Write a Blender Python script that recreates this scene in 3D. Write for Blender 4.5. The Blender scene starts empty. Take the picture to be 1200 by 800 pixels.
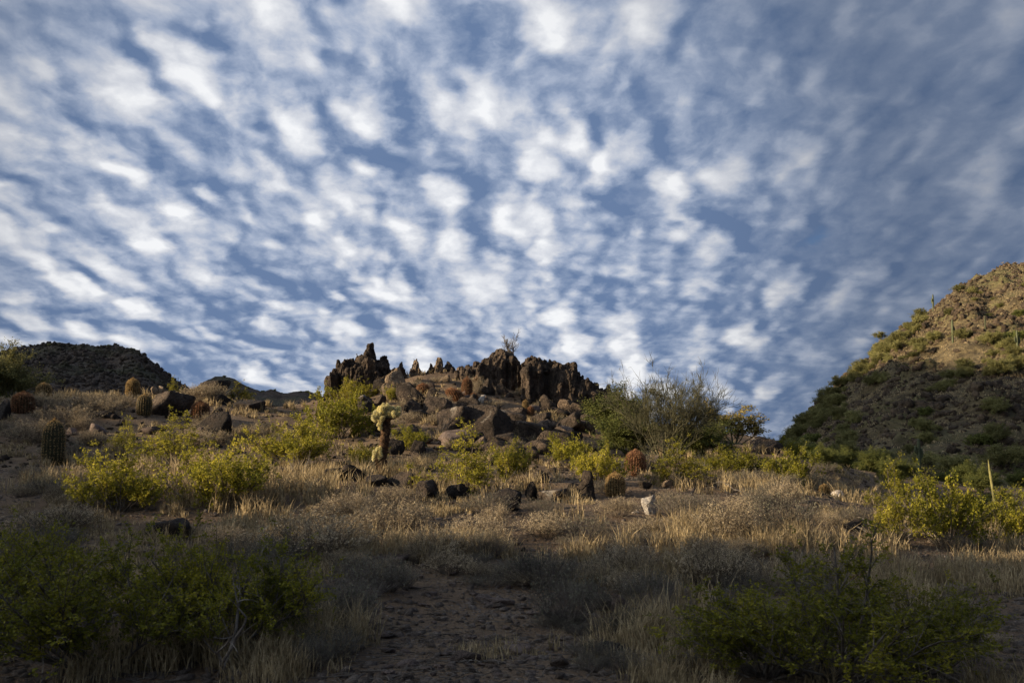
import bpy, math, random
import numpy as np
from mathutils import Vector

# ------------------------------------------------------------------ camera, light, sky
scene = bpy.context.scene
PI = math.pi
FPX, V0 = 1167.0, 530.0                       # focal length and horizon row, for a 1200x800 frame
PITCH = math.atan((V0 - 400) / FPX)
EYE = 1.6
cam_data = bpy.data.cameras.new('camera')
cam_data.lens = 35.0
cam_data.sensor_width = 36.0
cam_data.clip_start = 0.1
cam_data.clip_end = 12000
cam_data.dof.use_dof = True
cam_data.dof.focus_distance = 34.0
cam_data.dof.aperture_fstop = 5.6
cam = bpy.data.objects.new('camera', cam_data)
scene.collection.objects.link(cam)
cam.location = (0, 0, EYE)
cam.rotation_euler = (PI / 2 + PITCH, 0, 0)
scene.camera = cam
scene.view_settings.view_transform = 'Standard'
scene.view_settings.look = 'None'
scene.view_settings.exposure = 0.8
scene.view_settings.gamma = 1.0
scene.view_settings.use_curve_mapping = False
scene.render.film_transparent = False

SUN_A, SUN_E = math.radians(10), math.radians(15)
TE = math.tan(SUN_E)
LD = (math.cos(SUN_A), math.sin(SUN_A))       # the way the light travels over the ground
sun_data = bpy.data.lights.new('sun', 'SUN')
sun_data.energy = 5.0
sun_data.angle = math.radians(0.5)
sun_data.color = (1.0, 0.79, 0.52)
sun = bpy.data.objects.new('sun', sun_data)
scene.collection.objects.link(sun)
sdir = Vector((-LD[0] * math.cos(SUN_E), -LD[1] * math.cos(SUN_E), math.sin(SUN_E)))
sun.rotation_euler = sdir.to_track_quat('Z', 'Y').to_euler()
sun.location = (-40, -20, 60)


class NT:
    """short-hand for building node trees"""
    def __init__(s, tree):
        s.t = tree; s.n = tree.nodes; s.l = tree.links
    def node(s, kind, **kw):
        n = s.n.new(kind)
        for k, v in kw.items():
            setattr(n, k, v)
        return n
    def set(s, sock, v):
        if isinstance(v, bpy.types.NodeSocket):
            s.l.new(v, sock)
        elif v is not None:
            sock.default_value = v
    def math(s, op, a, b=None, c=None, clamp=False):
        n = s.node('ShaderNodeMath', operation=op, use_clamp=clamp)
        for i, v in enumerate((a, b, c)):
            if v is not None: s.set(n.inputs[i], v)
        return n.outputs[0]
    def vmath(s, op, a, b=None, scale=None):
        n = s.node('ShaderNodeVectorMath', operation=op)
        s.set(n.inputs[0], a)
        if b is not None: s.set(n.inputs[1], b)
        if scale is not None: s.set(n.inputs[3], scale)
        return n.outputs[1] if op in ('DOT_PRODUCT', 'LENGTH') else n.outputs[0]
    def mrange(s, v, a, b, c=0.0, d=1.0, smooth=True):
        n = s.node('ShaderNodeMapRange', interpolation_type='SMOOTHSTEP' if smooth else 'LINEAR')
        for i, x in enumerate((v, a, b, c, d)): s.set(n.inputs[i], x)
        return n.outputs[0]
    def noise(s, vec, scale, detail=4, rough=.55, dist=0.0):
        n = s.node('ShaderNodeTexNoise')
        s.set(n.inputs['Vector'], vec)
        n.inputs['Scale'].default_value = scale; n.inputs['Detail'].default_value = detail
        n.inputs['Roughness'].default_value = rough; n.inputs['Distortion'].default_value = dist
        return n.outputs[0]
    def voro(s, vec, scale, feature='F1', smooth=0.5, rand=1.0, out=0):
        n = s.node('ShaderNodeTexVoronoi', feature=feature)
        s.set(n.inputs['Vector'], vec)
        n.inputs['Scale'].default_value = scale
        n.inputs['Randomness'].default_value = rand
        if feature == 'SMOOTH_F1': n.inputs['Smoothness'].default_value = smooth
        return n.outputs[out]
    def mix(s, f, a, b, blend='MIX'):
        n = s.node('ShaderNodeMix', data_type='RGBA', blend_type=blend)
        s.set(n.inputs[0], f)
        s.set(n.inputs[6], a if isinstance(a, bpy.types.NodeSocket) else (*a, 1))
        s.set(n.inputs[7], b if isinstance(b, bpy.types.NodeSocket) else (*b, 1))
        return n.outputs[2]
    def ramp(s, f, stops):
        n = s.node('ShaderNodeValToRGB')
        e = n.color_ramp.elements
        while len(e) < len(stops): e.new(0.5)
        for i, (p, c) in enumerate(stops):
            e[i].position = p; e[i].color = (*c, 1)
        s.set(n.inputs[0], f)
        return n.outputs[0]


world = bpy.data.worlds.new('World')
scene.world = world
world.use_nodes = True
wt = NT(world.node_tree)
wt.n.clear()
sky = wt.node('ShaderNodeTexSky', sky_type='NISHITA')
sky.sun_disc = False
sky.sun_elevation = SUN_E
sky.sun_rotation = math.radians(260)
sky.altitude = 400
tc = wt.node('ShaderNodeTexCoord')
sep = wt.node('ShaderNodeSeparateXYZ'); wt.l.new(tc.outputs['Generated'], sep.inputs[0])
zz = wt.math('ADD', wt.math('MAXIMUM', sep.outputs[2], 0.0), 0.28)
comb = wt.node('ShaderNodeCombineXYZ')
wt.l.new(wt.math('DIVIDE', sep.outputs[0], zz), comb.inputs[0])
wt.l.new(wt.math('DIVIDE', sep.outputs[1], zz), comb.inputs[1])
P0 = comb.outputs[0]
CLOUD_TURN = math.radians(8)


def cloud_density(P):
    wv = wt.node('ShaderNodeTexNoise'); wt.l.new(P, wv.inputs['Vector'])
    wv.inputs['Scale'].default_value = 3.2; wv.inputs['Detail'].default_value = 3
    wv2 = wt.vmath('SCALE', wt.vmath('SUBTRACT', wv.outputs[1], (.5, .5, .5)), scale=0.10)
    wf = wt.node('ShaderNodeTexNoise'); wt.l.new(P, wf.inputs['Vector'])
    wf.inputs['Scale'].default_value = 17; wf.inputs['Detail'].default_value = 4
    wv3 = wt.vmath('SCALE', wt.vmath('SUBTRACT', wf.outputs[1], (.5, .5, .5)), scale=0.042)
    Pw = wt.vmath('ADD', wt.vmath('ADD', P, wv2), wv3)
    mp = wt.node('ShaderNodeMapping'); wt.l.new(Pw, mp.inputs[0])
    mp.inputs['Rotation'].default_value = (0, 0, -CLOUD_TURN)
    mp.inputs['Scale'].default_value = (1.0, 0.54, 1.0)
    Q = mp.outputs[0]
    puff = wt.mrange(wt.voro(Q, 9.2, 'SMOOTH_F1', smooth=0.5), 0.60, 0.10)
    puff2 = wt.mrange(wt.voro(wt.vmath('MULTIPLY', Pw, (1.0, 0.60, 1.0)), 20.0, 'SMOOTH_F1', smooth=0.4), 0.56, 0.10)
    n1 = wt.noise(wt.vmath('MULTIPLY', Pw, (1.0, 0.62, 1.0)), 7.0, 8, .58)
    big = wt.noise(wt.vmath('ADD', P, (7.3, 5.2, 0.0)), 1.35, 2, .5)
    d = wt.math('MULTIPLY', puff, 0.36)
    d = wt.math('MULTIPLY_ADD', puff2, 0.11, d)
    d = wt.math('MULTIPLY_ADD', n1, 0.85, d)
    d = wt.math('MULTIPLY_ADD', big, 0.50, d)
    return d


D0 = cloud_density(P0)
D1 = cloud_density(wt.vmath('ADD', P0, (-0.022, 0.020, 0.0)))
cover = wt.mrange(D0, 0.30, 0.54)
relief = wt.math('SUBTRACT', D0, D1)
thick = wt.mrange(D0, 0.58, 1.20, smooth=False)
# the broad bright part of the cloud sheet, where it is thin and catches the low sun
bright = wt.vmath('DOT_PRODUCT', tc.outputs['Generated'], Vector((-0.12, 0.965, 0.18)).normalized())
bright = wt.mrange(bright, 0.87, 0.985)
big2 = wt.noise(P0, 2.0, 3, .5)
lit = wt.math('MULTIPLY_ADD', relief, 1.25, wt.math('MULTIPLY', thick, 0.85))
lit = wt.math('ADD', lit, wt.math('MULTIPLY_ADD', big2, 0.7, -0.22))
lit = wt.math('MULTIPLY', lit, wt.math('MULTIPLY_ADD', bright, 0.60, 0.40))
ccol = wt.ramp(lit, [(0.0, (1.15, 1.75, 3.05)), (0.18, (1.95, 2.55, 3.8)), (0.36, (3.15, 3.7, 4.85)), (0.62, (5.1, 5.35, 5.95)), (1.0, (7.5, 7.6, 7.8))])
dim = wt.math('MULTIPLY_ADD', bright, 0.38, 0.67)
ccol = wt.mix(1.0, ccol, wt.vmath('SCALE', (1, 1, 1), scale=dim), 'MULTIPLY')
# unseen clouds round the sun, behind the camera, brightened as warm shade fill
sky_fill = wt.mrange(wt.vmath('DOT_PRODUCT', tc.outputs['Generated'], sdir), 0.50, 1.0)
ccol = wt.mix(sky_fill, ccol, wt.mix(1.0, ccol, (10.5, 8.5, 6.0), 'MULTIPLY'))
skyc = wt.mix(0.65, wt.mix(1.0, sky.outputs[0], (0.60, 0.72, 0.95), 'MULTIPLY'), (0.5, 1.1, 2.4))
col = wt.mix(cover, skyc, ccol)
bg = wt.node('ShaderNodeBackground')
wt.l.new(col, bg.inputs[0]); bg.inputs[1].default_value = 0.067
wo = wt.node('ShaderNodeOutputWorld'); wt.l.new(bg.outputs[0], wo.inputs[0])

# ------------------------------------------------------------------ numbers and noise
rng = np.random.default_rng(7)


def hash3(ix, iy, iz, seed):
    h = (ix.astype(np.int64) * 374761393 + iy.astype(np.int64) * 668265263 + iz.astype(np.int64) * 2147483647 + seed * 974634777) & 0xffffffff
    h = ((h ^ (h >> 13)) * 1274126177) & 0xffffffff
    h = ((h ^ (h >> 16)) * 2246822519) & 0xffffffff
    h = h ^ (h >> 15)
    return (h & 0xffffff) / float(0xffffff) * 2 - 1


def vnoise(p, seed=0):
    p = np.asarray(p, float)
    i = np.floor(p).astype(np.int64); f = p - i
    f = f * f * f * (f * (f * 6 - 15) + 10)
    r = 0
    for dx in (0, 1):
        wx = f[..., 0] if dx else 1 - f[..., 0]
        for dy in (0, 1):
            wy = f[..., 1] if dy else 1 - f[..., 1]
            if p.shape[-1] == 2:
                r = r + wx * wy * hash3(i[..., 0] + dx, i[..., 1] + dy, i[..., 0] * 0, seed)
            else:
                for dz in (0, 1):
                    wz = f[..., 2] if dz else 1 - f[..., 2]
                    r = r + wx * wy * wz * hash3(i[..., 0] + dx, i[..., 1] + dy, i[..., 2] + dz, seed)
    return r


def fbm(p, octaves=4, seed=0, gain=.5):
    p = np.asarray(p, float); r = 0; a = 1; s = 0
    for o in range(octaves):
        r = r + a * vnoise(p * 2 ** o + o * 17.3, seed + o); s += a; a *= gain
    return r / s


def xy2(x, y):
    return np.stack([x, y], -1)


def ray(u, v):
    a = (u - 600) / FPX; b = (400 - v) / FPX
    c, s = math.cos(PITCH), math.sin(PITCH)
    return a, c - b * s, s + b * c


def at(u, v, y):
    a, b, c = ray(u, v)
    return a / b * y, y, EYE + c / b * y


# ground near the camera: a smooth surface through measured spots (u, v, distance)
ctl = [(u, 806, 6.8) for u in (-100, 200, 500, 800, 1100, 1300)]
ctl += [(0, 668, 12), (300, 668, 12), (600, 668, 12), (900, 676, 12), (1200, 690, 12)]
ctl += [(0, 603, 16.5), (300, 603, 16.5), (600, 610, 16), (850, 608, 16), (1050, 640, 15), (1250, 660, 15)]
ctl += [(57, 542, 26), (200, 560, 21), (330, 560, 21), (440, 560, 21), (600, 572, 21), (720, 581, 20), (850, 580, 20), (960, 578, 20), (1080, 610, 20), (1200, 625, 20)]
ctl += [(-100, 530, 27), (250, 524, 31), (440, 546, 26), (600, 548, 26), (745, 560, 24), (850, 562, 25), (960, 577, 25), (1060, 610, 26), (1200, 628, 26)]
ctl += [(-60, 470, 38), (22, 484, 33), (100, 500, 33), (160, 488, 34), (240, 494, 36), (330, 510, 36), (400, 510, 34), (450, 500, 36), (560, 515, 34), (660, 528, 34), (760, 540, 33), (850, 545, 34), (930, 556, 33), (1000, 582, 36), (1200, 625, 36)]
ctl += [(-60, 468, 46), (0, 468, 43), (60, 469, 43), (150, 468, 43), (200, 466, 43), (265, 462, 46), (310, 480, 46), (345, 488, 46), (380, 482, 46), (310, 486, 53), (350, 490, 53), (440, 462, 46), (500, 450, 46), (550, 455, 46), (600, 462, 45), (650, 484, 45), (700, 492, 45), (760, 505, 45), (850, 525, 45), (930, 535, 45), (1000, 565, 45)]
ctl += [(-60, 476, 55), (60, 476, 55), (200, 476, 55), (330, 492, 58), (420, 446, 52), (480, 442, 52), (560, 440, 52), (640, 466, 52), (690, 485, 52), (740, 495, 53), (800, 508, 55), (900, 514, 58), (960, 540, 58), (1060, 575, 55), (1200, 600, 55)]
pts = [at(*c) for c in ctl]
pts += [(x, -12, 0.0) for x in (-45, -20, 0, 20, 45)] + [(x, 2, 0.0) for x in (-45, -20, -8, 0, 8, 20, 45)]
pts += [(-45, 15, 1.5), (-45, 30, 3.0), (-50, 45, 4.5), (-50, 70, 2.5), (-20, 75, 2.0), (0, 75, 2.0), (20, 75, 1.0), (45, 70, -1.5), (45, 45, -0.8), (45, 30, -0.5), (45, 15, -.2)]
pts = np.array(pts)


def tps(r2):
    return 0.5 * r2 * np.log(r2 + 1e-9)


K = tps(((pts[:, None, :2] - pts[None, :, :2]) ** 2).sum(-1)) + np.eye(len(pts)) * 4.0
Pm = np.c_[np.ones(len(pts)), pts[:, :2]]
A = np.block([[K, Pm], [Pm.T, np.zeros((3, 3))]])
W = np.linalg.solve(A, np.r_[pts[:, 2], 0, 0, 0])


def sstep(a, b, x):
    t = np.clip((x - a) / (b - a), 0, 1); return t * t * (3 - 2 * t)


def ground(x, y, detail=True):
    x = np.asarray(x, float); y = np.asarray(y, float)
    shp = x.shape; X = x.ravel(); Y = y.ravel()
    cx = np.clip(X, -52, 47); cy = np.clip(Y, -14, 78)
    out = np.zeros(X.size)
    for s in range(0, X.size, 60000):
        q = np.stack([cx[s:s + 60000], cy[s:s + 60000]], -1)
        out[s:s + 60000] = tps(((q[:, None] - pts[None, :, :2]) ** 2).sum(-1)) @ W[:-3] + W[-3] + q @ W[-2:]
    d = np.hypot(np.maximum(np.abs(X + 2.5) - 49.5, 0), np.maximum(np.abs(Y - 32) - 46, 0))
    far = -3.0 + fbm(xy2(X, Y) / 60, 3, 5) * 2.0
    w = sstep(0, 45, d)
    z = out * (1 - w) + far * w
    if detail:
        near = 1 - sstep(40, 90, np.hypot(X, Y - 20))
        z = z + fbm(xy2(X, Y) / 3.2, 4, 11) * 0.16 * near + fbm(xy2(X, Y) / .7, 3, 12) * 0.035 * near
        # loose terraces on the rocky knoll
        z = z + near * fbm(xy2(X, Y) / 1.6, 3, 13) * .22 * sstep(30, 40, Y) * sstep(-11, -8, X) * (1 - sstep(8, 14, X))
    return z.reshape(shp)


def gz(x, y):
    return float(ground(np.array([x]), np.array([y]))[0])


def hit(u, v, y0=5.5, y1=62):
    """where the view ray through a spot meets the ground"""
    ys = np.arange(y0, y1, .06)
    a, b, c = ray(u, v)
    x = a / b * ys; z = EYE + c / b * ys
    g = ground(x, ys)
    k = np.nonzero(z <= g)[0]
    if len(k) == 0:
        k = [int(np.argmin(z - g))]
    k = k[0]
    return float(x[k]), float(ys[k]), float(g[k])


# ------------------------------------------------------------------ mesh helpers
def link(o):
    scene.collection.objects.link(o); return o


def mesh(name, V, quads=None, tris=None, mat=None, smooth=False):
    me = bpy.data.meshes.new(name)
    V = np.ascontiguousarray(V, dtype=np.float32)
    q = np.zeros((0, 4), np.int32) if quads is None else np.asarray(quads, np.int32)
    t = np.zeros((0, 3), np.int32) if tris is None else np.asarray(tris, np.int32)
    me.vertices.add(len(V)); me.vertices.foreach_set('co', V.ravel())
    nl = q.size + t.size
    me.loops.add(nl); me.loops.foreach_set('vertex_index', np.r_[q.ravel(), t.ravel()].astype(np.int32))
    me.polygons.add(len(q) + len(t))
    me.polygons.foreach_set('loop_start', np.r_[np.arange(len(q)) * 4, q.size + np.arange(len(t)) * 3].astype(np.int32))
    if smooth:
        me.polygons.foreach_set('use_smooth', np.ones(len(q) + len(t), bool))
    me.update(calc_edges=True)
    if mat: me.materials.append(mat)
    return me


def obj(name, me, parent=None, loc=None):
    o = bpy.data.objects.new(name, me); link(o)
    if parent: o.parent = parent
    if loc is not None: o.location = loc
    return o


def tag(o, label=None, cat=None, group=None, kind=None):
    if label: o['label'] = label
    if cat: o['category'] = cat
    if group: o['group'] = group
    if kind: o['kind'] = kind
    return o


def thing(name, label, cat, loc, rz=0, scale=1, group=None):
    o = bpy.data.objects.new(name, None); link(o)
    o.empty_display_size = .2
    o.location = loc; o.rotation_euler = (0, 0, rz)
    o.scale = (scale,) * 3 if not isinstance(scale, (tuple, list)) else scale
    return tag(o, label, cat, group)


FIT = {}


def place(name, parts, label, cat, loc, rz=0, scale=1, group=None, tilt=(0, 0), fit=False):
    """a thing whose parts are [(part name, shared mesh)]"""
    if fit:      # fit the real extent of the plant to the width and height asked for
        if id(parts) not in FIT:
            co = []
            for n, me in parts:
                a = np.zeros(len(me.vertices) * 3, np.float32); me.vertices.foreach_get('co', a); co.append(a.reshape(-1, 3))
            co = np.concatenate(co)
            FIT[id(parts)] = (np.percentile(np.hypot(co[:, 0], co[:, 1]), 95), np.percentile(co[:, 2], 99.5))
        fr, fz = FIT[id(parts)]
        scale = (scale[0] / fr, scale[1] / fr, scale[2] / fz)
    t = thing(name, label, cat, loc, rz, scale, group)
    t.rotation_euler = (tilt[0], tilt[1], rz)
    for n, me in parts: obj(n, me, t)
    return t


def grid(name, X, Y, Z, mat, smooth=True):
    n, m = X.shape
    V = np.stack([X, Y, Z], -1).reshape(-1, 3)
    i = np.arange(n - 1)[:, None] * m + np.arange(m - 1)[None]
    Q = np.stack([i, i + 1, i + 1 + m, i + m], -1).reshape(-1, 4)
    return mesh(name, V, Q, mat=mat, smooth=smooth)


def norm(a):
    return a / (np.linalg.norm(a, axis=-1, keepdims=True) + 1e-9)


def tubes(paths, radii, sides=3):
    """paths (B,S,3), radii (B,S) -> vertices, quads"""
    B, S, _ = paths.shape
    T = np.gradient(paths, axis=1); T = norm(T)
    ref = np.where(np.abs(T[..., 2:3]) > .9, np.array([1., 0, 0]), np.array([0, 0, 1.]))
    U = norm(np.cross(T, ref)); Wv = np.cross(T, U)
    ang = np.arange(sides) / sides * 2 * PI
    ring = U[:, :, None] * np.cos(ang)[None, None, :, None] + Wv[:, :, None] * np.sin(ang)[None, None, :, None]
    V = paths[:, :, None] + ring * radii[:, :, None, None]
    V = V.reshape(-1, 3)
    b = np.arange(B)[:, None, None] * (S * sides); s = np.arange(S - 1)[None, :, None] * sides; k = np.arange(sides)[None, None]
    k2 = (k + 1) % sides
    Q = np.stack([b + s + k, b + s + k2, b + s + sides + k2, b + s + sides + k], -1).reshape(-1, 4)
    return V, Q


def leafquads(C, size, aspect=1.8, r=None, updir=None):
    """small leaf-shaped diamonds at centres C"""
    r = r or rng
    n = len(C)
    a = norm(r.normal(size=(n, 3)) + (0 if updir is None else updir))
    b = norm(np.cross(a, r.normal(size=(n, 3))))
    s = size * r.uniform(.6, 1.3, (n, 1))
    V = np.stack([C - a * s * aspect / 2, C + b * s / 2, C + a * s * aspect / 2, C - b * s / 2], 1).reshape(-1, 3)
    Q = np.arange(n * 4).reshape(-1, 4)
    return V, Q


def merge(parts):
    Vs, Qs, o = [], [], 0
    for V, Q in parts:
        Vs.append(V); Qs.append(Q + o); o += len(V)
    return np.concatenate(Vs), np.concatenate(Qs)


def ico(sub):
    import bmesh
    bm = bmesh.new(); bmesh.ops.create_icosphere(bm, subdivisions=sub, radius=1)
    V = np.array([v.co[:] for v in bm.verts]); F = np.array([[v.index for v in f.verts] for f in bm.faces])
    bm.free(); return V, F


ICO = {k: ico(k) for k in (1, 2, 3, 4, 5)}


def rock_mesh(name, seed, mat, sub=4, planes=16, rough=.06, squash=(1, 1, 1), sharp=30):
    r = np.random.default_rng(seed)
    N, F = ICO[sub]
    pn = norm(r.normal(size=(planes, 3))); pd = r.uniform(.5, 1.0, planes)
    dot = N @ pn.T
    rad = np.where(dot > .08, pd[None] / np.maximum(dot, .08), 9.)
    # soft minimum keeps worn edges
    rad = -np.log(np.exp(-sharp * rad).sum(1)) / sharp
    rad = np.clip(rad, .3, 1.35)
    V = N * rad[:, None]
    V = V + N * (fbm(V * 2.2 + seed, 5, seed, .6) * rough * 1.5)[:, None]
    V = V + N * (-np.abs(fbm(V * 5.5 + seed * 3, 3, seed + 9)) * rough * .8)[:, None]
    V = V * np.array(squash)
    return mesh(name, V, tris=F, mat=mat, smooth=False)


# ------------------------------------------------------------------ materials
def new_mat(name):
    m = bpy.data.materials.new(name); m.use_nodes = True
    t = NT(m.node_tree); t.n.clear()
    out = t.node('ShaderNodeOutputMaterial')
    return m, t, out


def finish(t, out, color, rough=.9, bump=None, strength=.5, dist=.02, spec=.25):
    b = t.node('ShaderNodeBsdfPrincipled')
    t.set(b.inputs['Base Color'], color if isinstance(color, bpy.types.NodeSocket) else (*color, 1))
    b.inputs['Roughness'].default_value = rough
    b.inputs['Specular IOR Level'].default_value = spec
    if bump is not None:
        bn = t.node('ShaderNodeBump'); bn.inputs['Strength'].default_value = strength
        bn.inputs['Distance'].default_value = dist
        t.l.new(bump, bn.inputs['Height']); t.l.new(bn.outputs[0], b.inputs['Normal'])
    t.l.new(b.outputs[0], out.inputs[0])


def soil_mat():
    m, t, out = new_mat('desert soil')
    g = t.node('ShaderNodeNewGeometry').outputs['Position']
    n1 = t.noise(g, .35, 5, .6); n2 = t.noise(g, 3.0, 6, .65); n3 = t.noise(g, 28, 4, .7)
    c = t.ramp(n2, [(.25, (.072, .046, .026)), (.5, (.160, .106, .060)), (.75, (.26, .185, .112))])
    c = t.mix(t.mrange(n1, .42, .62), c, t.mix(n2, (.12, .072, .040), (.20, .138, .083)))
    v = t.voro(g, 22, 'F1'); vc = t.voro(g, 22, 'F1', out=1)
    peb = t.math('MULTIPLY', t.mrange(v, .42, .30), t.mrange(t.noise(g, 1.6, 3), .45, .6))
    hs = t.node('ShaderNodeSeparateColor'); t.l.new(vc, hs.inputs[0])
    pc = t.ramp(hs.outputs[0], [(.0, (.05, .038, .032)), (.5, (.15, .115, .09)), (.95, (.27, .23, .19))])
    c = t.mix(peb, c, pc)
    c = t.mix(t.math('MULTIPLY', n3, .35), c, (.05, .036, .028))
    h = t.math('ADD', t.math('MULTIPLY', t.mrange(v, .5, .1), .6), t.math('ADD', n3, t.math('MULTIPLY', n2, 2.0)))
    finish(t, out, c, .95, h, .8, .035)
    return m


def hill_mat(name, c1, c2, c3, green, s=1.0):
    m, t, out = new_mat(name)
    g = t.node('ShaderNodeNewGeometry').outputs['Position']
    mp = t.node('ShaderNodeMapping'); t.l.new(g, mp.inputs[0]); mp.inputs['Scale'].default_value = (s, s, s * 1.8)
    q = mp.outputs[0]
    n1 = t.noise(q, .05, 6, .62); n2 = t.noise(q, .35, 7, .7); n3 = t.noise(q, 1.6, 5, .7)
    c = t.ramp(n2, [(.3, c1), (.5, c2), (.72, c3)])
    c = t.mix(t.mrange(n3, .52, .66), c, c1)
    c = t.mix(t.math('MULTIPLY', t.mrange(n1, .48, .62), .7), c, green)
    v = t.voro(q, .9, 'F1')
    h = t.math('ADD', t.math('MULTIPLY', n2, 2.5), t.math('ADD', n3, t.math('MULTIPLY', v, .8)))
    finish(t, out, c, .95, h, .9, .6 / s)
    return m


def rock_mat(name, dark, mid, light, pale=None, scale=1.0, spec=.25):
    m, t, out = new_mat(name)
    tcn = t.node('ShaderNodeTexCoord'); oi = t.node('ShaderNodeObjectInfo')
    g = t.node('ShaderNodeNewGeometry').outputs['Position']
    n1 = t.noise(g, 1.3 * scale, 6, .65); n2 = t.noise(g, 9 * scale, 6, .7); n3 = t.noise(g, 45 * scale, 4, .7)
    c = t.ramp(n1, [(.32, dark), (.5, mid), (.68, light)])
    c = t.mix(t.math('MULTIPLY', t.mrange(n2, .5, .64), .75), c, dark)
    c = t.mix(t.math('MULTIPLY', n3, .4), c, mid)
    rv = t.math('MULTIPLY_ADD', oi.outputs['Random'], .6, .7)
    c = t.mix(1.0, c, t.vmath('SCALE', (1, 1, 1), scale=rv), 'MULTIPLY')
    if pale:   # caliche and droppings: a crust on some upper ledges
        nz = t.node('ShaderNodeSeparateXYZ'); t.l.new(t.node('ShaderNodeNewGeometry').outputs['Normal'], nz.inputs[0])
        k = t.math('MULTIPLY', t.mrange(nz.outputs[2], .35, .8), t.mrange(t.noise(g, 1.1 * scale, 4, .6), .62, .66))
        c = t.mix(k, c, pale)
    crack = t.mrange(t.voro(t.vmath('ADD', g, t.vmath('SCALE', t.noise(g, 3 * scale, 3), scale=.5)), 2.6 * scale, 'DISTANCE_TO_EDGE'), 0.0, .05)
    c = t.mix(t.math('MULTIPLY', t.math('SUBTRACT', 1.0, crack), .5), c, dark)
    h = t.math('ADD', t.math('MULTIPLY', n2, 2.0), t.math('ADD', t.math('MULTIPLY', n3, .7), t.math('MULTIPLY', crack, .8)))
    finish(t, out, c, .9, h, 1.0, .09 / scale, spec)
    return m


def plant_mat(name, c1, c2, c3=None, trans=.35, scale=2.0, rough=.7):
    m, t, out = new_mat(name)
    g = t.node('ShaderNodeNewGeometry').outputs['Position']
    oi = t.node('ShaderNodeObjectInfo')
    n = t.noise(g, scale, 3, .6)
    wn = t.node('ShaderNodeTexWhiteNoise'); t.l.new(t.vmath('SNAP', g, (.035, .035, .035)), wn.inputs[0])
    f = t.math('ADD', t.math('MULTIPLY', wn.outputs[0], .45), t.math('SUBTRACT', t.math('MULTIPLY', n, 1.2), .25))
    c = t.ramp(f, [(.2, c1), (.6, c2), (.95, c3 or c2)])
    rv = t.math('MULTIPLY_ADD', oi.outputs['Random'], .4, .8)
    c = t.mix(1.0, c, t.vmath('SCALE', (1, 1, 1), scale=rv), 'MULTIPLY')
    b = t.node('ShaderNodeBsdfPrincipled'); t.l.new(c, b.inputs['Base Color'])
    b.inputs['Roughness'].default_value = rough; b.inputs['Specular IOR Level'].default_value = .2
    tr = t.node('ShaderNodeBsdfTranslucent'); t.l.new(c, tr.inputs[0])
    mx = t.node('ShaderNodeMixShader'); mx.inputs[0].default_value = trans
    t.l.new(b.outputs[0], mx.inputs[1]); t.l.new(tr.outputs[0], mx.inputs[2]); t.l.new(mx.outputs[0], out.inputs[0])
    return m


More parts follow.
